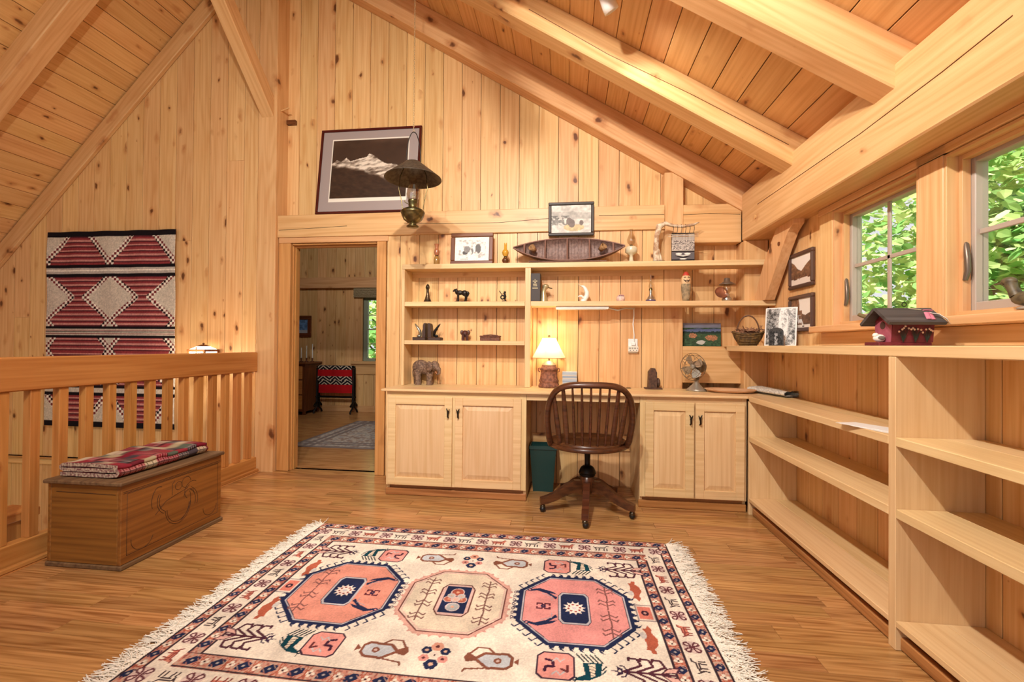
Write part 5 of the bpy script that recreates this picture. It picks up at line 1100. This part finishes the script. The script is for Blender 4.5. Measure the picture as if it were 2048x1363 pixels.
# octagon medallions
def octpts(cx, cy, rx, ry, k): return [(cx+sx*a, cy+sy*b) for sx, sy, a, b in ((1,1,rx*k,ry), (1,1,rx,ry*k), (1,-1,rx,ry*k), (1,-1,rx*k,ry), (-1,-1,rx*k,ry), (-1,-1,rx,ry*k), (-1,1,rx,ry*k), (-1,1,rx*k,ry))]
def teeth(P, n, L_, col, hook):
    for i in range(8):
        a = np.array(P[i]); b = np.array(P[(i+1) % 8]); d = b-a; ln_ = np.hypot(*d); d = d/ln_; nrm = np.array((-d[1], d[0])); c = (np.array(P).mean(0)); 
        if (nrm@((a+b)/2-c)) < 0: nrm = -nrm
        m = max(3, int(round(ln_/n)))
        for k in range(m):
            p = a+d*(k+.1)*ln_/m; w = ln_/m*.8
            if hook and i % 2 == 1 or not hook and 0:
                cv.poly([p, p+d*w, p+d*w*.3+nrm*L_*.6], col)
            if hook:
                if i in (0, 2, 4, 6): cv.stroke([p+d*w*.4, p+d*w*.4+nrm*L_, p+d*w*1.0+nrm*L_], .006, col)
                else: cv.poly([p-nrm*.004, p+d*w-nrm*.004, p+d*w*.75+nrm*L_*.7, p+d*w*.1+nrm*L_, p+d*w*.5+nrm*L_*.5], col)
            else: cv.poly([p, p+d*w, p+d*w/2+nrm*L_], col)
def sprig(x, y, s, fx, fy, col, w=.0045):
    def T_(p): return (x+p[0]*s*fx, y+p[1]*s*fy)
    cv.stroke([T_((0, -.085)), T_((.004, 0)), T_((0, .085))], w, col)
    for v in (-.06, -.035, .03, .055):
        cv.stroke([T_((0, v)), T_((.028, v+.018)), T_((.034, v+.006))], w, col); cv.stroke([T_((0, v)), T_((-.028, v+.018)), T_((-.034, v+.006))], w, col)
def birdm(x, y, fx, fy):
    def T_(p): return (x+p[0]*fx, y+p[1]*fy)
    cv.poly([T_(p) for p in ((-.055, .006), (-.03, .012), (.01, -.004), (.045, -.034), (.05, -.022), (.022, .0), (.05, -.006), (.03, .010), (-.02, .026), (-.05, .018))], NV)
    cv.ell(*T_((-.060, .013)), .011, .011, NV); cv.ell(*T_((-.060, .013)), .005, .005, PK); cv.stroke([T_((-.01, -.004)), T_((.03, -.018)), T_((.03, -.04))], .004, (168, 160, 168))
def star(x, y, r):
    n = 12; cv.poly([(x+(r if k % 2 == 0 else r*.68)*math.cos(math.pi*k/n+.13), y+(r if k % 2 == 0 else r*.68)*math.sin(math.pi*k/n+.13)) for k in range(2*n)], (238, 222, 212))
    for k in range(8): a = 2*math.pi*k/8+.2; cv.ell(x+r*.52*math.cos(a), y+r*.52*math.sin(a), .0055, .0055, (150, 66, 60))
    cv.ell(x, y, r*.20, r*.20, (206, 200, 206))
for cx, kind in ((-.963, 0), (-.463, 1), (.042, 2)):
    rx, ry, k = .232, .235, .47
    if kind == 1:
        P = octpts(cx, RC, .222, .232, .47); teeth(P, .042, .022, (206, 152, 140), 0); cv.poly(octpts(cx, RC, .232, .242, .47), (214, 168, 154)); cv.stroke(octpts(cx, RC, .214, .224, .47), .006, (110, 60, 60), True); cv.poly(octpts(cx, RC, .211, .221, .47), (222, 208, 186)); cv.stroke(octpts(cx, RC, .204, .214, .47), .008, (214, 184, 172), True)
        for fx in (-1, 1): 
            for fy in (-1, 1): sprig(cx+fx*.130, RC+fy*.080, .95, fx, fy, (124, 88, 80), .0065)
        cv.poly(octpts(cx, RC, .074, .118, .72), (96, 50, 44)); cv.poly(octpts(cx, RC, .069, .113, .72), (218, 184, 176)); cv.rect(cx-.054, cx+.054, RC-.098, RC+.098, NV)
        for (a, b, r, c) in ((0, .055, .026, (176, 92, 74)), (0, -.055, .026, (176, 180, 182)), (-.028, .0, .020, (186, 106, 86)), (.028, .0, .020, (186, 106, 86)), (0, 0, .016, (222, 190, 178)), (-.022, .026, .014, (190, 190, 186)), (.022, .026, .014, (190, 190, 186))):
            cv.ell(cx+a, RC+b, r+.004, r+.004, (216, 200, 196)); cv.ell(cx+a, RC+b, r, r, c); cv.ell(cx+a, RC+b, r*.3, r*.3, (224, 170, 140))
    else:
        P = octpts(cx, RC, .228, .240, .47); teeth(P, .036, .032, NV, 1); cv.poly(octpts(cx, RC, .234, .246, .47), NV); cv.poly(octpts(cx, RC, .217, .229, .47), (186, 184, 190)); cv.stroke(octpts(cx, RC, .210, .222, .47), .005, (52, 46, 66), True); cv.poly(octpts(cx, RC, .209, .221, .47), PK if kind == 2 else (222, 150, 132))
        fx = 1 if kind == 2 else -1
        for fy in (-1, 1): sprig(cx+fx*.138, RC+fy*.090, 1.0, fx, fy, (128, 84, 82), .0062)
        for fy in (-1, 1): birdm(cx-fx*.125, RC+fy*.100, fx*1.1, fy*1.35)
        qx = cx-fx*.128
        for (a, b) in ((-.022, .014), (.022, .014), (-.022, -.014), (.022, -.014)): cv.stroke([(qx+a*.2, RC+b*.2), (qx+a*.3, RC+b*1.3), (qx+a*1.2, RC+b*1.3), (qx+a*1.2, RC+b*.5)], .008, (96, 42, 56))
        cv.stroke([(qx-.010, RC), (qx, RC+.010), (qx+.010, RC), (qx, RC-.010)], .005, NV, True)
        mx_ = cx+fx*.0; cv.poly(octpts(mx_, RC, .066, .112, .78), (50, 46, 66)); cv.poly(octpts(mx_, RC, .063, .109, .78), (188, 186, 192)); cv.poly(octpts(mx_, RC, .056, .101, .78), NV); star(mx_, RC, .047)
# small dots between the medallions
for cx in (-.713, -.211):
    for i in range(7): cv.ell(cx, RC+(-.09+.03*i), .008, .010, (96, 80, 96)); cv.ell(cx, RC+(-.09+.03*i), .004, .005, IV)
# field motifs, mirrored about both axes
def tree(x, y, fx, fy):
    def T_(p): return (x+p[0]*fx, y+p[1]*fy)
    c = (84, 46, 58)
    for i, u in enumerate((-.045, -.005, .035)):
        for s in (-1, 1): cv.stroke([T_((u+.03, .002*s)), T_((u-.028, .034*s)), T_((u-.018, .064*s)), T_((u+.010, .068*s)), T_((u+.012, .056*s))], .0095, c)
    cv.stroke([T_((-.10, 0)), T_((.075, 0))], .009, c); cv.poly([T_(p) for p in ((.070, -.010), (.092, -.024), (.088, 0), (.110, .0), (.088, .006), (.096, .024), (.072, .012))], (58, 40, 66)); cv.ell(*T_((.082, 0)), .006, .006, IV)
    for s in (-1, 1): cv.stroke([T_((.055, 0)), T_((.066, .024*s)), T_((.078, .026*s))], .005, (58, 40, 66))
    for s in (-1, 1):
        lp = [T_(p) for p in ((-.055, .004*s), (-.080, .030*s), (-.120, .036*s), (-.105, .012*s))]; cv.poly(lp, (224, 180, 168)); cv.stroke(lp, .0045, c, True)
def peacock(x, y, fx, fy):
    def T_(p): return (x+p[0]*fx, y+p[1]*fy)
    cv.poly([T_(p) for p in ((-.030, -.025), (-.022, .030), (-.052, .048), (-.050, .060), (-.010, .055), (.030, .030), (.038, -.030))], TE)
    cv.poly([T_(p) for p in ((-.010, -.02), (-.004, .040), (.010, .038), (.014, -.022))], (226, 212, 190))
    for i in range(4): cv.stroke([T_((-.008, -.012+.014*i)), T_((.012, -.004+.014*i))], .003, (40, 40, 50))
    for i in range(5): cv.stroke([T_((.040-.016*i, -.030)), T_((.015-.016*i, -.066))], .006, (28, 40, 48) if i % 2 else (36, 58, 60))
    cv.stroke([T_((.035, .022)), T_((.048, .005))], .005, TE); cv.stroke([T_((.036, .005)), T_((.050, -.014))], .005, (30, 44, 50)); cv.ell(*T_((-.058, .052)), .010, .010, (30, 44, 54)); cv.ell(*T_((-.058, .052)), .004, .004, IV); cv.stroke([T_((-.058, .060)), T_((-.056, .074))], .004, (30, 44, 54))
def boxm(x, y, fx, fy):
    P = octpts(x, y, .066, .066, .70); cv.poly(P, (62, 42, 60)); cv.poly(octpts(x, y, .060, .060, .70), (228, 156, 146))
    def T_(p): return (x+p[0]*fx, y+p[1]*fy)
    cv.stroke([T_(p) for p in ((-.038, .026), (-.034, .006), (-.008, .004), (-.012, -.022), (-.034, -.028))], .011, (70, 38, 60)); cv.stroke([T_(p) for p in ((.018, .014), (.038, .024), (.040, -.004))], .009, (104, 52, 56))
    for q in (.032, -.030): cv.stroke([T_((-.012, q+.008)), T_((.002, q-.008)), T_((.014, q+.010)), T_((.028, q-.006))], .005, (196, 194, 196))
def ewer(x, y, fx, fy):
    def T_(p): return (x+p[0]*fx, y+p[1]*fy)
    body = [T_(p) for p in ((-.060, .0), (-.012, .040), (.052, .036), (.070, .018), (.070, -.018), (.052, -.034), (-.030, -.030))]; cv.poly(body, (194, 200, 206)); cv.stroke(body, .012, BR, True)
    cv.stroke([T_(p) for p in ((-.012, .040), (-.060, .048), (-.088, .052), (-.090, .064))], .007, BR); cv.poly([T_(p) for p in ((-.055, -.008), (-.090, -.030), (-.100, -.004), (-.090, .018), (-.056, .010))], BR); cv.stroke([T_(p) for p in ((-.085, -.020), (-.060, -.058), (-.020, -.058), (.005, -.034))], .008, BR)
    cv.ell(*T_((.020, .002)), .014, .014, BR); cv.ell(*T_((.020, .002)), .006, .006, (206, 180, 172)); cv.poly([T_(p) for p in ((.074, 0), (.094, .016), (.094, -.018))], BR)
def bouquet(x, y):
    for (a, b, r, c) in ((0, .044, .022, (216, 156, 134)), (-.034, .022, .018, NV), (.034, .022, .018, NV), (-.034, -.018, .018, (216, 150, 140)), (.034, -.018, .018, (216, 150, 140)), (0, -.046, .024, NV)):
        for k in range(6): cv.ell(x+a+r*.55*math.cos(k*1.047), y+b+r*.55*math.sin(k*1.047), r*.52, r*.52, c)
        cv.ell(x+a, y+b, r*.35, r*.35, (96, 50, 50) if c != NV else (214, 176, 150))
    cv.ell(x, y, .014, .014, (232, 220, 206)); cv.ell(x, y, .004, .004, (90, 60, 60))
def squirrel(x, y, fx, fy):
    def T_(p): return (x+p[0]*fx, y+p[1]*fy)
    cv.poly([T_(p) for p in ((-.006, .078), (.012, .080), (.008, .055), (.026, .030), (.028, -.005), (.012, -.040), (.018, -.058), (.006, -.082), (-.004, -.062), (-.018, -.060), (-.008, -.035), (-.020, .0), (-.016, .035), (-.022, .060), (-.010, .062))], RED); cv.ell(*T_((-.020, -.020)), .012, .020, (204, 200, 196))
dy = .345
for fy in (1, -1):
    for fx in (1, -1):
        tree(RCX+fx*.715, RC+fy*dy, -fx, fy); peacock(RCX+fx*.540, RC+fy*dy, fx, fy); boxm(RCX+fx*.420, RC+fy*dy, fx, fy); ewer(RCX+fx*.200, RC+fy*dy, fx, fy); squirrel(RCX+fx*.765, RC+fy*.165, fx, fy)
    bouquet(RCX-.005, RC+fy*dy)
for fx in (1, -1):
    x = RCX+fx*.778; cv.rect(x-.034, x+.034, RC-.055, RC+.055, (150, 140, 140)); cv.rect(x-.030, x+.030, RC-.051, RC+.051, (222, 208, 196)); cv.rect(x-.025, x+.025, RC-.042, RC+.042, (214, 128, 112)); cv.ell(x, RC, .015, .018, (60, 36, 52)); cv.ell(x, RC, .006, .008, (200, 150, 140))
cv.rect(RX0, RX0+.006, RY0, RY1, (58, 48, 56)); cv.rect(RX1-.006, RX1, RY0, RY1, (58, 48, 56)); cv.rect(RX0, RX1, RY1-.005, RY1, (70, 50, 56)); cv.rect(RX0, RX1, RY0, RY0+.005, (70, 50, 56))
cv.noise(.10, 14, 3); cv.noise(.10, 260, 8)
rug = thing('area_rug', 'ivory wool rug with pink octagon medallions, birds and white fringe', 'rug', (0, 0, 0))
edge = lambda X, Y: np.clip(np.minimum(np.minimum(X-RX0, RX1-X), np.minimum(Y-RY0, RY1-Y))/.006, 0, 1)
cv.build('pile', M['pile'], rug, lambda X, Y: (X+.004*np.sin(Y*5), Y+.004*np.sin(X*3.1), .0015+.009*edge(X, Y)))
fr_m = plain('fringe_cotton', (248, 242, 230), .95, 0, 200, (232, 224, 208)); rng_ = random.Random(3)
for sx in (-1, 1):
    f = MB(); xe = RX0 if sx < 0 else RX1; N = 760
    for i in range(N):
        y = RY0+(RY1-RY0)*(i+rng_.random()*.8)/N; Ln = rng_.uniform(.08, .13)*(1 if sx > 0 else .85); a = rng_.uniform(-.75, .75); z0 = .006
        p = [(xe+.004*math.sin(y*5), y, z0)]
        for k in (1, 2, 3, 4):
            a += rng_.uniform(-.5, .5); q = p[-1]; p.append((q[0]+sx*Ln/4*math.cos(a), q[1]+Ln/4*math.sin(a), max(.0022, min(.012, q[2]+rng_.uniform(-.005, .004)))))
        f.tube(p, [.0024, .0023, .0022, .002, .0014], 4, caps=False)
    o = f.build('fringe', fr_m, rug); o['kind'] = 'stuff'; o['label'] = 'white cotton fringe'
# ================================================================== WOVEN WALL HANGING
TW, TH = 1.345, 1.83; cv = Canvas(0, TW, 0, TH, .006, (206, 194, 178)); X, Y = cv.X, cv.Y
RD, DK, WH, CR, MD = np.array((138, 56, 60))/255, np.array((70, 30, 36))/255, np.array((236, 226, 212))/255, np.array((196, 136, 128))/255, np.array((28, 22, 26))/255
gray = (.985+.08*(fbm(X*240, Y*240, 2, 2)-.5)*2)[..., None]*np.array((206, 194, 178))/255
cv.C[:] = gray
st = np.mod(Y, .046); red = np.where((st < .023)[..., None], RD, CR); red = np.where(((st > .018) & (st < .030))[..., None], DK*1.2, red)
# zigzag borders: half width of the red figures as a function of height (photo, top to bottom)
yt = (TH-Y)/TH; u = np.abs(np.mod(X/TW*2, 1)-.5)    # two columns: 0 at the middle of a column, .5 at its edge
hw_ = np.interp(yt, [0, .03, .125, .185, .20, .30, .335, .43, .485, .53, .62, .70, .715, .80, .86, .94, .97, 1], [.17, .17, .47, .50, .50, .13, .13, .50, .40, .40, .48, .26, .20, .50, .44, .24, .20, .2])
hw_ = np.interp(yt, [0, .025, .15, .20, .22, .33, .345, .455, .50, .545, .60, .74, .77, .80, .84, .96, 1], [.18, .18, .48, .50, .50, .12, .12, .49, .36, .36, .49, .25, .35, .50, .46, .20, .2])
m = u < hw_; cv.C[m] = red[m]
ed = (np.abs(u-hw_) < .05); ck = ((np.floor(X/.024)+np.floor(Y/.024)).astype(int) % 2) == 0
cv.C[ed & ck] = WH; cv.C[ed & ~ck] = RD*.85; e2 = ed & (u < hw_-.012) & ~ck; cv.C[e2] = MD
for (a, b, c) in ((0, .028, MD), (.172, .188, MD), (.188, .218, np.array((186, 176, 166))/255), (.198, .206, WH), (.218, .236, MD), (.488, .500, MD), (.500, .532, np.array((196, 184, 170))/255), (.506, .510, RD), (.514, .518, MD), (.522, .526, RD), (.532, .545, MD), (.79, .803, MD), (.803, .826, np.array((200, 190, 176))/255), (.826, .842, MD), (.972, 1.01, MD)):
    m = (yt >= a) & (yt < b); cv.C[m] = c
cv.noise(.14, 120, 5)
tp = cv.build('wall_hanging', M['cloth'], None, lambda X, Y: (X-TW/2+.020*(1-Y/TH)*(X/TW-.3), -.022+.007*np.sin(X*19+Y*3)*(Y/TH)-.004*np.sin(Y*9), Y))
tp.location = (-4.225, 3.705, .305); tag(tp, 'red, black and cream woven wall hanging with diamond figures', 'wall hanging'); sm = tp.modifiers.new('thickness', 'SOLIDIFY'); sm.thickness = .005
# ================================================================== THE OTHER ROOM
dr = thing('dresser', 'narrow brown wooden chest of drawers in the far room', 'dresser', (-4.35, 6.62, 0)); dwm = M['brownfr']
tbox('body', dr, dwm, -4.60, -3.98, 6.45, 6.86, .05, .78, 'z', .004); tbox('top', dr, dwm, -4.62, -3.945, 6.42, 6.88, .78, .81, 'x', .005)
for z0, z1 in ((.09, .30), (.32, .53), (.55, .75)):
    d = tbox('drawer', dr, M['rail'], -4.56, -4.02, 6.435, 6.449, z0, z1, 'x', .003)
    for x in (-4.42, -4.14): MB().ell((x-d.location.x-dr.location.x, -.012, 0), (.015, .012, .015)).build('knob', M['brass'], d).rotation_euler = (0, 0, 0)
for x in (-4.58, -4.00):
    for y in (6.47, 6.84): tbox('foot', dr, dwm, x-.02, x+.02, y-.02, y+.02, 0, .05, 'z', .003)
for i, x in enumerate((-4.15, -4.08, -4.00)):
    t = thing('candlestick', 'cream candle in a wooden holder on the far dresser', 'candle', (x, 6.62+.03*i, .8102), 0, 'three candles on the dresser'); MB().lathe([(.001, 0), (.028, 0), (.026, .008), (.010, .02), (.014, .05), (.016, .06), (.001, .06)], 14).build('holder', dwm, t); MB().lathe([(.008, .06), (.006, .22+.03*i), (.001, .225+.03*i)], 10).build('candle', M['white'], t)
qr = thing('quilt_rack', 'black iron-legged rack in the far room', 'rack', (-3.61, 6.70, 0)); im = M['iron']
for x in (-.30, .30):
    MB().tube([(x, -.12, .01), (x, -.10, .05), (x, -.03, .10), (x, -.03, .72)], [.014, .014, .016, .013], 8).build('leg', im, qr); MB().tube([(x, .12, .01), (x, .10, .05), (x, .03, .10), (x, .03, .72)], [.014, .014, .016, .013], 8).build('leg', im, qr); MB().tube([(x, -.10, .12), (x, 0, .20), (x, .10, .12)], .018, 8).build('scroll', im, qr)
for z, y in ((.735, 0), (.26, -.03), (.26, .03)): MB().tube([(-.32, y, z), (.32, y, z)], .012, 8).build('bar', im, qr)
cv = Canvas(0, .56, 0, .90, .005, (176, 26, 30)); X, Y = cv.X, cv.Y; zz = np.mod(Y+np.abs(np.mod(X, .19)-.095)*.8, .052) < .018; bands = ((Y > .13) & (Y < .265)) | ((Y > .365) & (Y < .53)); cv.C[bands & zz] = np.array((206, 190, 166))/255; cv.C[bands & ~zz] = np.array((24, 22, 30))/255
def drape(X, Y):
    s = Y-.46; z = np.where(np.abs(s) < .03, .755, .755-(np.abs(s)-.03)); y = np.where(np.abs(s) < .03, s*1.4, np.sign(s)*(.042+.01*np.sin(X*20)+.02*np.clip(np.abs(s), 0, .4)))
    return (X-.28+.02*(Y < .2), y, z)
bl = cv.build('blanket', M['cloth'], None, drape); bl.location = (-3.61, 6.70, 0); tag(bl, 'red blanket with black and white zigzag bands hung over the rack', 'blanket')
cv = Canvas(0, 1.6, 0, 1.6, .012, (196, 184, 170)); n = fbm(cv.X*30, cv.Y*30, 5, 3); cv.C[n > .56] = np.array((150, 128, 118))/255; cv.C[n < .40] = np.array((158, 152, 150))/255
for q in (.0, .12, .2): cv.rect(q, q+.03, 0, 1.6, (130, 116, 112)); cv.rect(0, 1.6, 1.57-q, 1.6-q, (130, 116, 112)); cv.rect(0, 1.6, q, q+.03, (130, 116, 112))
r2 = cv.build('far_rug', M['pile'], None, lambda X, Y: (X, Y, X*0+.012)); r2.location = (-2.93, 4.47, -.004); tag(r2, 'faded grey patterned rug beyond the doorway', 'rug'); sm = r2.modifiers.new('thickness', 'SOLIDIFY'); sm.thickness = .007
def p_blue(c, W_, H_):
    u = c.X/W_; v = c.Y/H_; n = fbm(u*8, v*10, 4); c.C[:] = np.array((96, 132, 178))/255*(.6+.8*n)[..., None]; c.C[v < .22] = np.array((190, 196, 206))/255*.9
f = framed('blue_picture', 'small blue landscape in a wide brown frame on the far wall', .42, .35, .065, M['brownfr'], p_blue, res=.006); f.location = (-4.36, YF-.001, 1.205)
cl = thing('far_fill_lamp', 'added out-of-view round lamp that brightens the far room', 'lamp', (-3.0, 5.2, 2.75)); MB().ell((0, 0, 0), (.10, .10, .08), 16, 10).build('globe', plain('fill_globe', (255, 244, 224), .4, emit=5, ecol=(255, 236, 206)), cl); MB().tube([(0, 0, .07), (0, 0, 1.9)], .01, 8).build('stem', M['iron'], cl)  # unseen lamp, added to brighten the room through the doorway
L = bpy.data.lights.new('far_fill', 'POINT'); L.energy = 34; L.color = (1, .93, .84); L.shadow_soft_size = .1; o = bpy.data.objects.new('far_fill', L); COL.objects.link(o); o.parent = cl; o.location = (0, 0, -.16)
hk = MB().tube([(-2.98, 6.80, .822), (-3.0, 6.80, .86), (-2.97, 6.80, .92), (-2.93, 6.80, .93)], [.02, .012, .010, .004], 8).build('bird_ornament', M['iron']); tag(hk, 'dark curved bird ornament on the far window sill', 'ornament')
# ================================================================== OUTSIDE
gm_ = plain('ground_cover', (96, 128, 60), .9, 0, 2, (132, 150, 84))
g = MB().bb(1.9, 40, -30, 40, -3.3, -3.0).build('ground', gm_); g['kind'] = 'structure'
def leafmat(name, a, b):
    m, nt, bs = _mat(name); nt.nodes.remove(bs); oi = _n(nt, 'ShaderNodeNewGeometry'); c = _mix(nt, oi.outputs['Random Per Island'], L4(a), L4(b)); d = _n(nt, 'ShaderNodeBsdfDiffuse'); t = _n(nt, 'ShaderNodeBsdfTranslucent'); mx = _n(nt, 'ShaderNodeMixShader'); mx.inputs[0].default_value = .45
    nt.links.new(c, d.inputs[0]); nt.links.new(c, t.inputs[0]); nt.links.new(d.outputs[0], mx.inputs[1]); nt.links.new(t.outputs[0], mx.inputs[2]); nt.links.new(mx.outputs[0], nt.nodes['Material Output'].inputs[0]); return m
lm1 = leafmat('leaf_green', (96, 166, 84), (222, 232, 160)); lm2 = leafmat('leaf_pale', (130, 178, 120), (234, 236, 204)); bark = plain('bark', (112, 92, 74), .9, 0, 12, (80, 64, 52), .6)  # palest leaf tones carry an overexposed sun highlight in the colour
def tree_out(label, base, top, crown, rad, n, size, mat, seed):
    r = np.random.RandomState(seed); t = thing('tree', label, 'tree', base, 0, 'trees outside the windows')
    MB().tube([(0, 0, 0), (.1, .05, (top-base[2])*.5), (0, 0, top-base[2])], [.16, .12, .04], 10).build('trunk', bark, t)
    c = np.array(crown)-np.array(base); br = MB()
    for i in range(14):
        e = c+(r.rand(3)-.5)*np.array(rad)*1.6; br.tube([(0.05, 0, c[2]*.55+r.rand()*.8), tuple((e+np.array((0, 0, c[2]*.55)))/2+np.array((0, 0, .2))), tuple(e)], [.05, .03, .008], 5, caps=False)
    o = br.build('branches', bark, t); o['kind'] = 'stuff'
    P = r.randn(n, 3); P /= np.linalg.norm(P, axis=1)[:, None]; P *= (r.rand(n, 1)**.45); P = P*np.array(rad)+c; P += .15*r.randn(n, 3)
    leaf = np.array([(0, 0, 0), (.42, .25, .06), (.40, .62, .03), (0, 1, -.04), (-.40, .62, .03), (-.42, .25, .06)])
    V = np.empty((n, 6, 3))
    for i in range(n):
        a = r.rand()*6.28; b = r.uniform(-.9, .9); g_ = r.uniform(-.6, .6); s = size*r.uniform(.6, 1.3)
        ca, sa, cb, sb, cg, sg = math.cos(a), math.sin(a), math.cos(b), math.sin(b), math.cos(g_), math.sin(g_)
        Rm = np.array(((ca, -sa, 0), (sa, ca, 0), (0, 0, 1)))@np.array(((1, 0, 0), (0, cb, -sb), (0, sb, cb)))@np.array(((cg, 0, sg), (0, 1, 0), (-sg, 0, cg)))
        V[i] = (leaf*s)@Rm.T+P[i]
    me = bpy.data.meshes.new('foliage'); me.from_pydata(V.reshape(-1, 3).tolist(), [], [(i*6, i*6+1, i*6+2, i*6+3) if k == 0 else (i*6, i*6+3, i*6+4, i*6+5) for i in range(n) for k in (0, 1)]); o = link('foliage', me, mat, t); o['kind'] = 'stuff'; return t
tree_out('broad-leaved green tree close outside the corner window', (4.1, 4.3, -3), 2.8, (4.3, 4.6, 1.9), (1.5, 1.7, 2.0), 15000, .10, lm1, 1)
tree_out('pale small-leaved tree close outside the second window', (4.6, 2.2, -3), 3.2, (4.7, 2.3, 2.0), (1.6, 1.9, 2.1), 14000, .075, lm2, 2)
tree_out('tall green tree standing behind the others outside', (8.2, 5.2, -3), 5.5, (8.4, 5.2, 2.0), (2.4, 4.2, 4.2), 11000, .22, lm1, 3)
tree_out('pale tree at the edge of the clearing outside', (8.6, -1.6, -3), 5.5, (8.4, -.8, 2.2), (2.2, 3.6, 4.2), 9000, .22, lm2, 4)
tree_out('green tree outside the far room window', (-3.4, 10.2, -3), 3.5, (-3.6, 10.4, 1.2), (2.2, 1.3, 2.2), 5000, .16, lm1, 5)
# ================================================================== LAMPS
track_m = plain('track_white', (244, 242, 236), .35)
def track_head(loc, aim, energy, label, size=1.2):
    t = thing('track_light', label, 'light', loc, 0, 'white track lights on the sloping ceiling')
    d = (Vector(aim)-Vector(loc)).normalized(); q = d.to_track_quat('-Z', 'Y'); Mq = q.to_matrix().to_4x4()
    mb = MB(); mb.lathe([(.001, .14), (.028, .138), (.030, .10), (.034, .04), (.040, -.02), (.040, -.05), (.036, -.05), (.030, -.02), (.026, .0)], 20, M=Mq)
    mb.build('lamp_head', track_m, t)
    MB().tube([(0, 0, .03), (0, 0, zr(loc[0])+PD-loc[2]-.001)], .008, 8).build('stem', track_m, t)
    L = bpy.data.lights.new('spot', 'SPOT'); L.energy = energy; L.spot_size = size; L.spot_blend = .8; L.shadow_soft_size = .035; L.color = (1, .945, .87)
    o = bpy.data.objects.new('bulb', L); COL.objects.link(o); o.parent = t; o.matrix_local = Mq @ Matrix.Translation((0, 0, -.06))
    return t
track_head((-.40, .25, 2.95), (.2, 3.6, 1.2), 222, 'white track light aimed at the shelves from behind the desk chair', 2.4)
track_head((-.40, 1.05, 2.95), (.6, 3.0, .8), 150, 'white track light aimed at the desk', 2.4)
track_head((-.9, .3, 3.05), (-3.2, 3.6, 1.2), 175, 'added out-of-view track light brightening the woven wall hanging', 1.9)  # extra head out of view, added to light the left wall
track_head((.211, 2.452, 2.965), (1.633, 3.547, .565), 22, 'white track light above the rug', 1.8)
